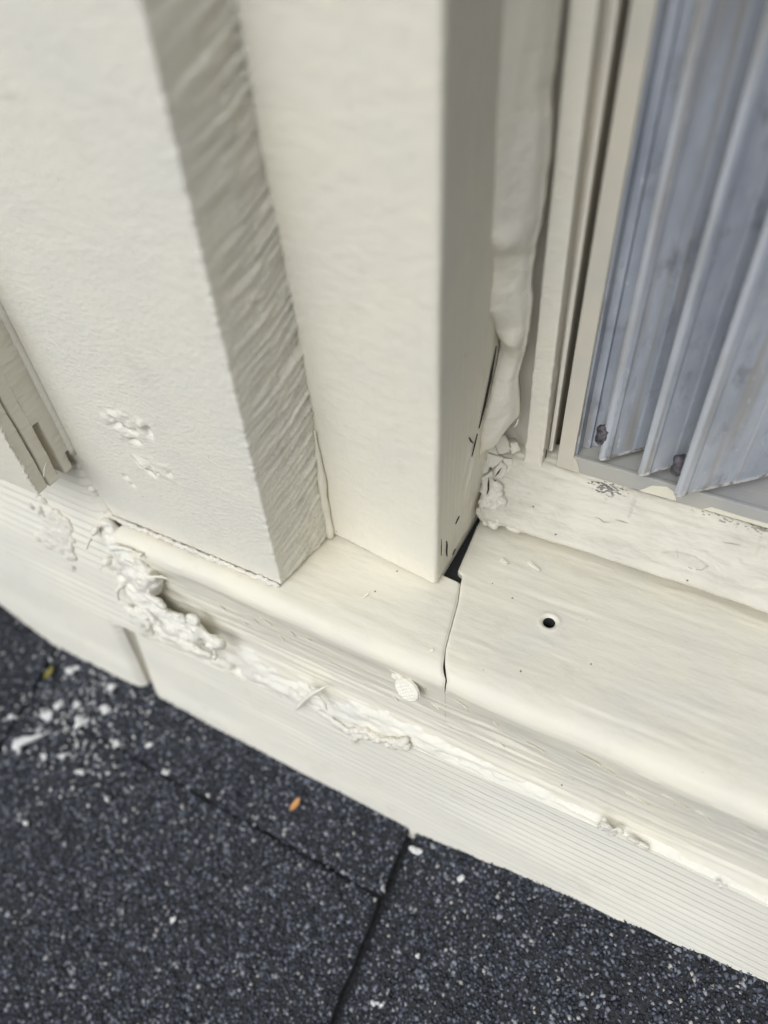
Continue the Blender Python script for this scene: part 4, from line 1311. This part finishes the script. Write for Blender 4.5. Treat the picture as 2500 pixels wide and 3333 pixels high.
# ================================================================== SCRAPS ON THE ROOF
def on_roof(x, y, h=1.3):
    return np.array([x, y, float(zroof(x, y)) + h])
CHIPS = [(-165.3, -76.9, 3.4, 'largest white paint chip with a curled tail at the left edge', 'tail'), (-150, -76.3, 1.6, 'white paint chip right beside the tailed chip', 0), (-129.2, -74.7, 2.0, 'rounded white paint chip alone below the others', 0),
         (-121.4, -60, 1.7, 'small bright paint chip in the middle of the roof row, left of its twin', 0), (-107.1, -54.3, 1.6, 'small pale paint chip right of its twin in the roof row', 0), (-95, -59.5, 1.5, 'pale paint chip on the edge of the upper shingle strip', 0),
         (-160.3, -62.3, 3.0, 'dull crumbly paint chip near the left gap, lowest of the cluster', 0), (-157.1, -57, 2.6, 'tall grey-white paint chip in the cluster below the siding joint', 0), (-142.8, -59, 2.5, 'white paint chip at the right end of the cluster', 0),
         (-133.7, -50, 2.4, 'paint chip with a pointed end in the cluster', 0), (-149, -54, 1.8, 'greyish paint chip in the middle of the cluster', 0), (-136.9, -41.5, 2.2, 'greyish paint chip close under the ribbed siding', 0), (-160.4, -43.4, 2.6, 'grey paint chip by the siding, beside the left gap', 0),
         (-141.5, -99.8, 1.3, 'small beige paint chip low at the left edge', 0), (10.9, -42.5, 1.9, 'flat whitish chip just right of the long gap', 'flat'), (30.2, -44.6, 1.4, 'whitish chip on the right shingle near the siding', 0),
         (25.7, -70.9, 1.0, 'small white chip low on the right shingle', 0), (-63.6, -99.9, 1.2, 'small beige chip on the wide shingle', 0), (17.1, -88.9, 1.2, 'white chip beside the long gap near the bottom edge', 0), (20.3, -87.9, 1.0, 'white chip nearest the bottom edge, right of its neighbour', 0),
         (-176.5, -70.3, 1.5, 'dull chip in the left gap between shingles', 0)]
for k, (x, y, s, lab, sp) in enumerate(CHIPS):
    s *= .82
    r_ = np.random.default_rng(900 + k)
    c = on_roof(x, y, 1.7)
    balls = [(c + r_.normal(0, .42, 3) * s * np.array([1, 1, .35]), (s * r_.uniform(.6, 1.05), s * r_.uniform(.5, .9), s * r_.uniform(.13, .24)), r_.uniform(-.45, .45)) for _ in range(6)]
    tb = []
    if sp == 'tail':
        tb = [([c + np.array([1, 1, .5]), c + np.array([5, 4.2, 1.6]), c + np.array([10.5, 9.6, 2.4])], [2.2, 1.2, .3]), ([c, c + np.array([4.2, -4, .5])], [2.0, .6])]
    if sp == 'flat':
        balls = [(c, (2.6, 1.3, .5)), (c + np.array([1.5, .6, 0]), (1.6, 1.0, .5))]
    tag(blob('paint_chip', balls, M_chip, max(.25, s * .13), lambda V: .18 * s * fbm(V, s * .8, 3, 910 + k), tubes=tb), lab, 'paint chip', 'paint chips scattered on the shingles')
r_ = np.random.default_rng(77)
Q = np.c_[r_.normal(-143, 19, 280), np.minimum(r_.normal(-60, 13, 280), -40), np.zeros(280)]
Q[:, 2] = zroof(Q[:, 0], Q[:, 1]) + 1.3
gv, gf = tri_granules(Q, None, 78, (.35, 1.0))
tag(mesh_obj('paint_crumbs', gv, gf, M_chip, None, smooth=False), 'fine white paint crumbs sprinkled over the shingles at left', 'crumbs', kind='stuff')
def scrap(name, x, y, mat, lab, cat, L, W):
    c = on_roof(x, y, 2.6)
    n = 9
    t = np.linspace(-1, 1, n)
    wv = W * np.sqrt(np.clip(1 - t ** 2, .02, 1))
    d = np.array([.35, .9, .5]); d /= np.linalg.norm(d)
    s = np.array([.9, -.4, .15]); s /= np.linalg.norm(s)
    up = np.cross(s, d)
    rows = [c + d * L * t[:, None] + s * (wv * q)[:, None] + up * (.5 * (q * q) + .4 * t[:, None] ** 2 + .15 * q) for q in (-1, -.4, .2, 1)]
    P = np.stack(rows, 1).reshape(-1, 3)
    B = P - up * .35
    f = grid_faces(n, 4)
    m_ = len(P)
    ring = [i * 4 for i in range(n)] + [(n - 1) * 4 + 1, (n - 1) * 4 + 2] + [i * 4 + 3 for i in range(n - 1, -1, -1)] + [2, 1]
    sd = np.array([(ring[i], ring[(i + 1) % len(ring)], ring[(i + 1) % len(ring)] + m_, ring[i] + m_) for i in range(len(ring))])
    tag(mesh_obj(name, np.concatenate([P, B]), np.concatenate([f, f[:, ::-1] + m_, sd]), mat), lab, cat)
scrap('leaf_scrap', -38.0, -47.7, M_leaf, 'small orange-brown leaf scrap on the narrow upper shingle strip', 'leaf scrap', 3.0, 1.4)
scrap('moss_scrap', -169.6, -48.4, M_moss, 'small olive-yellow scrap of moss beside the left gap', 'moss', 3.2, 1.9)
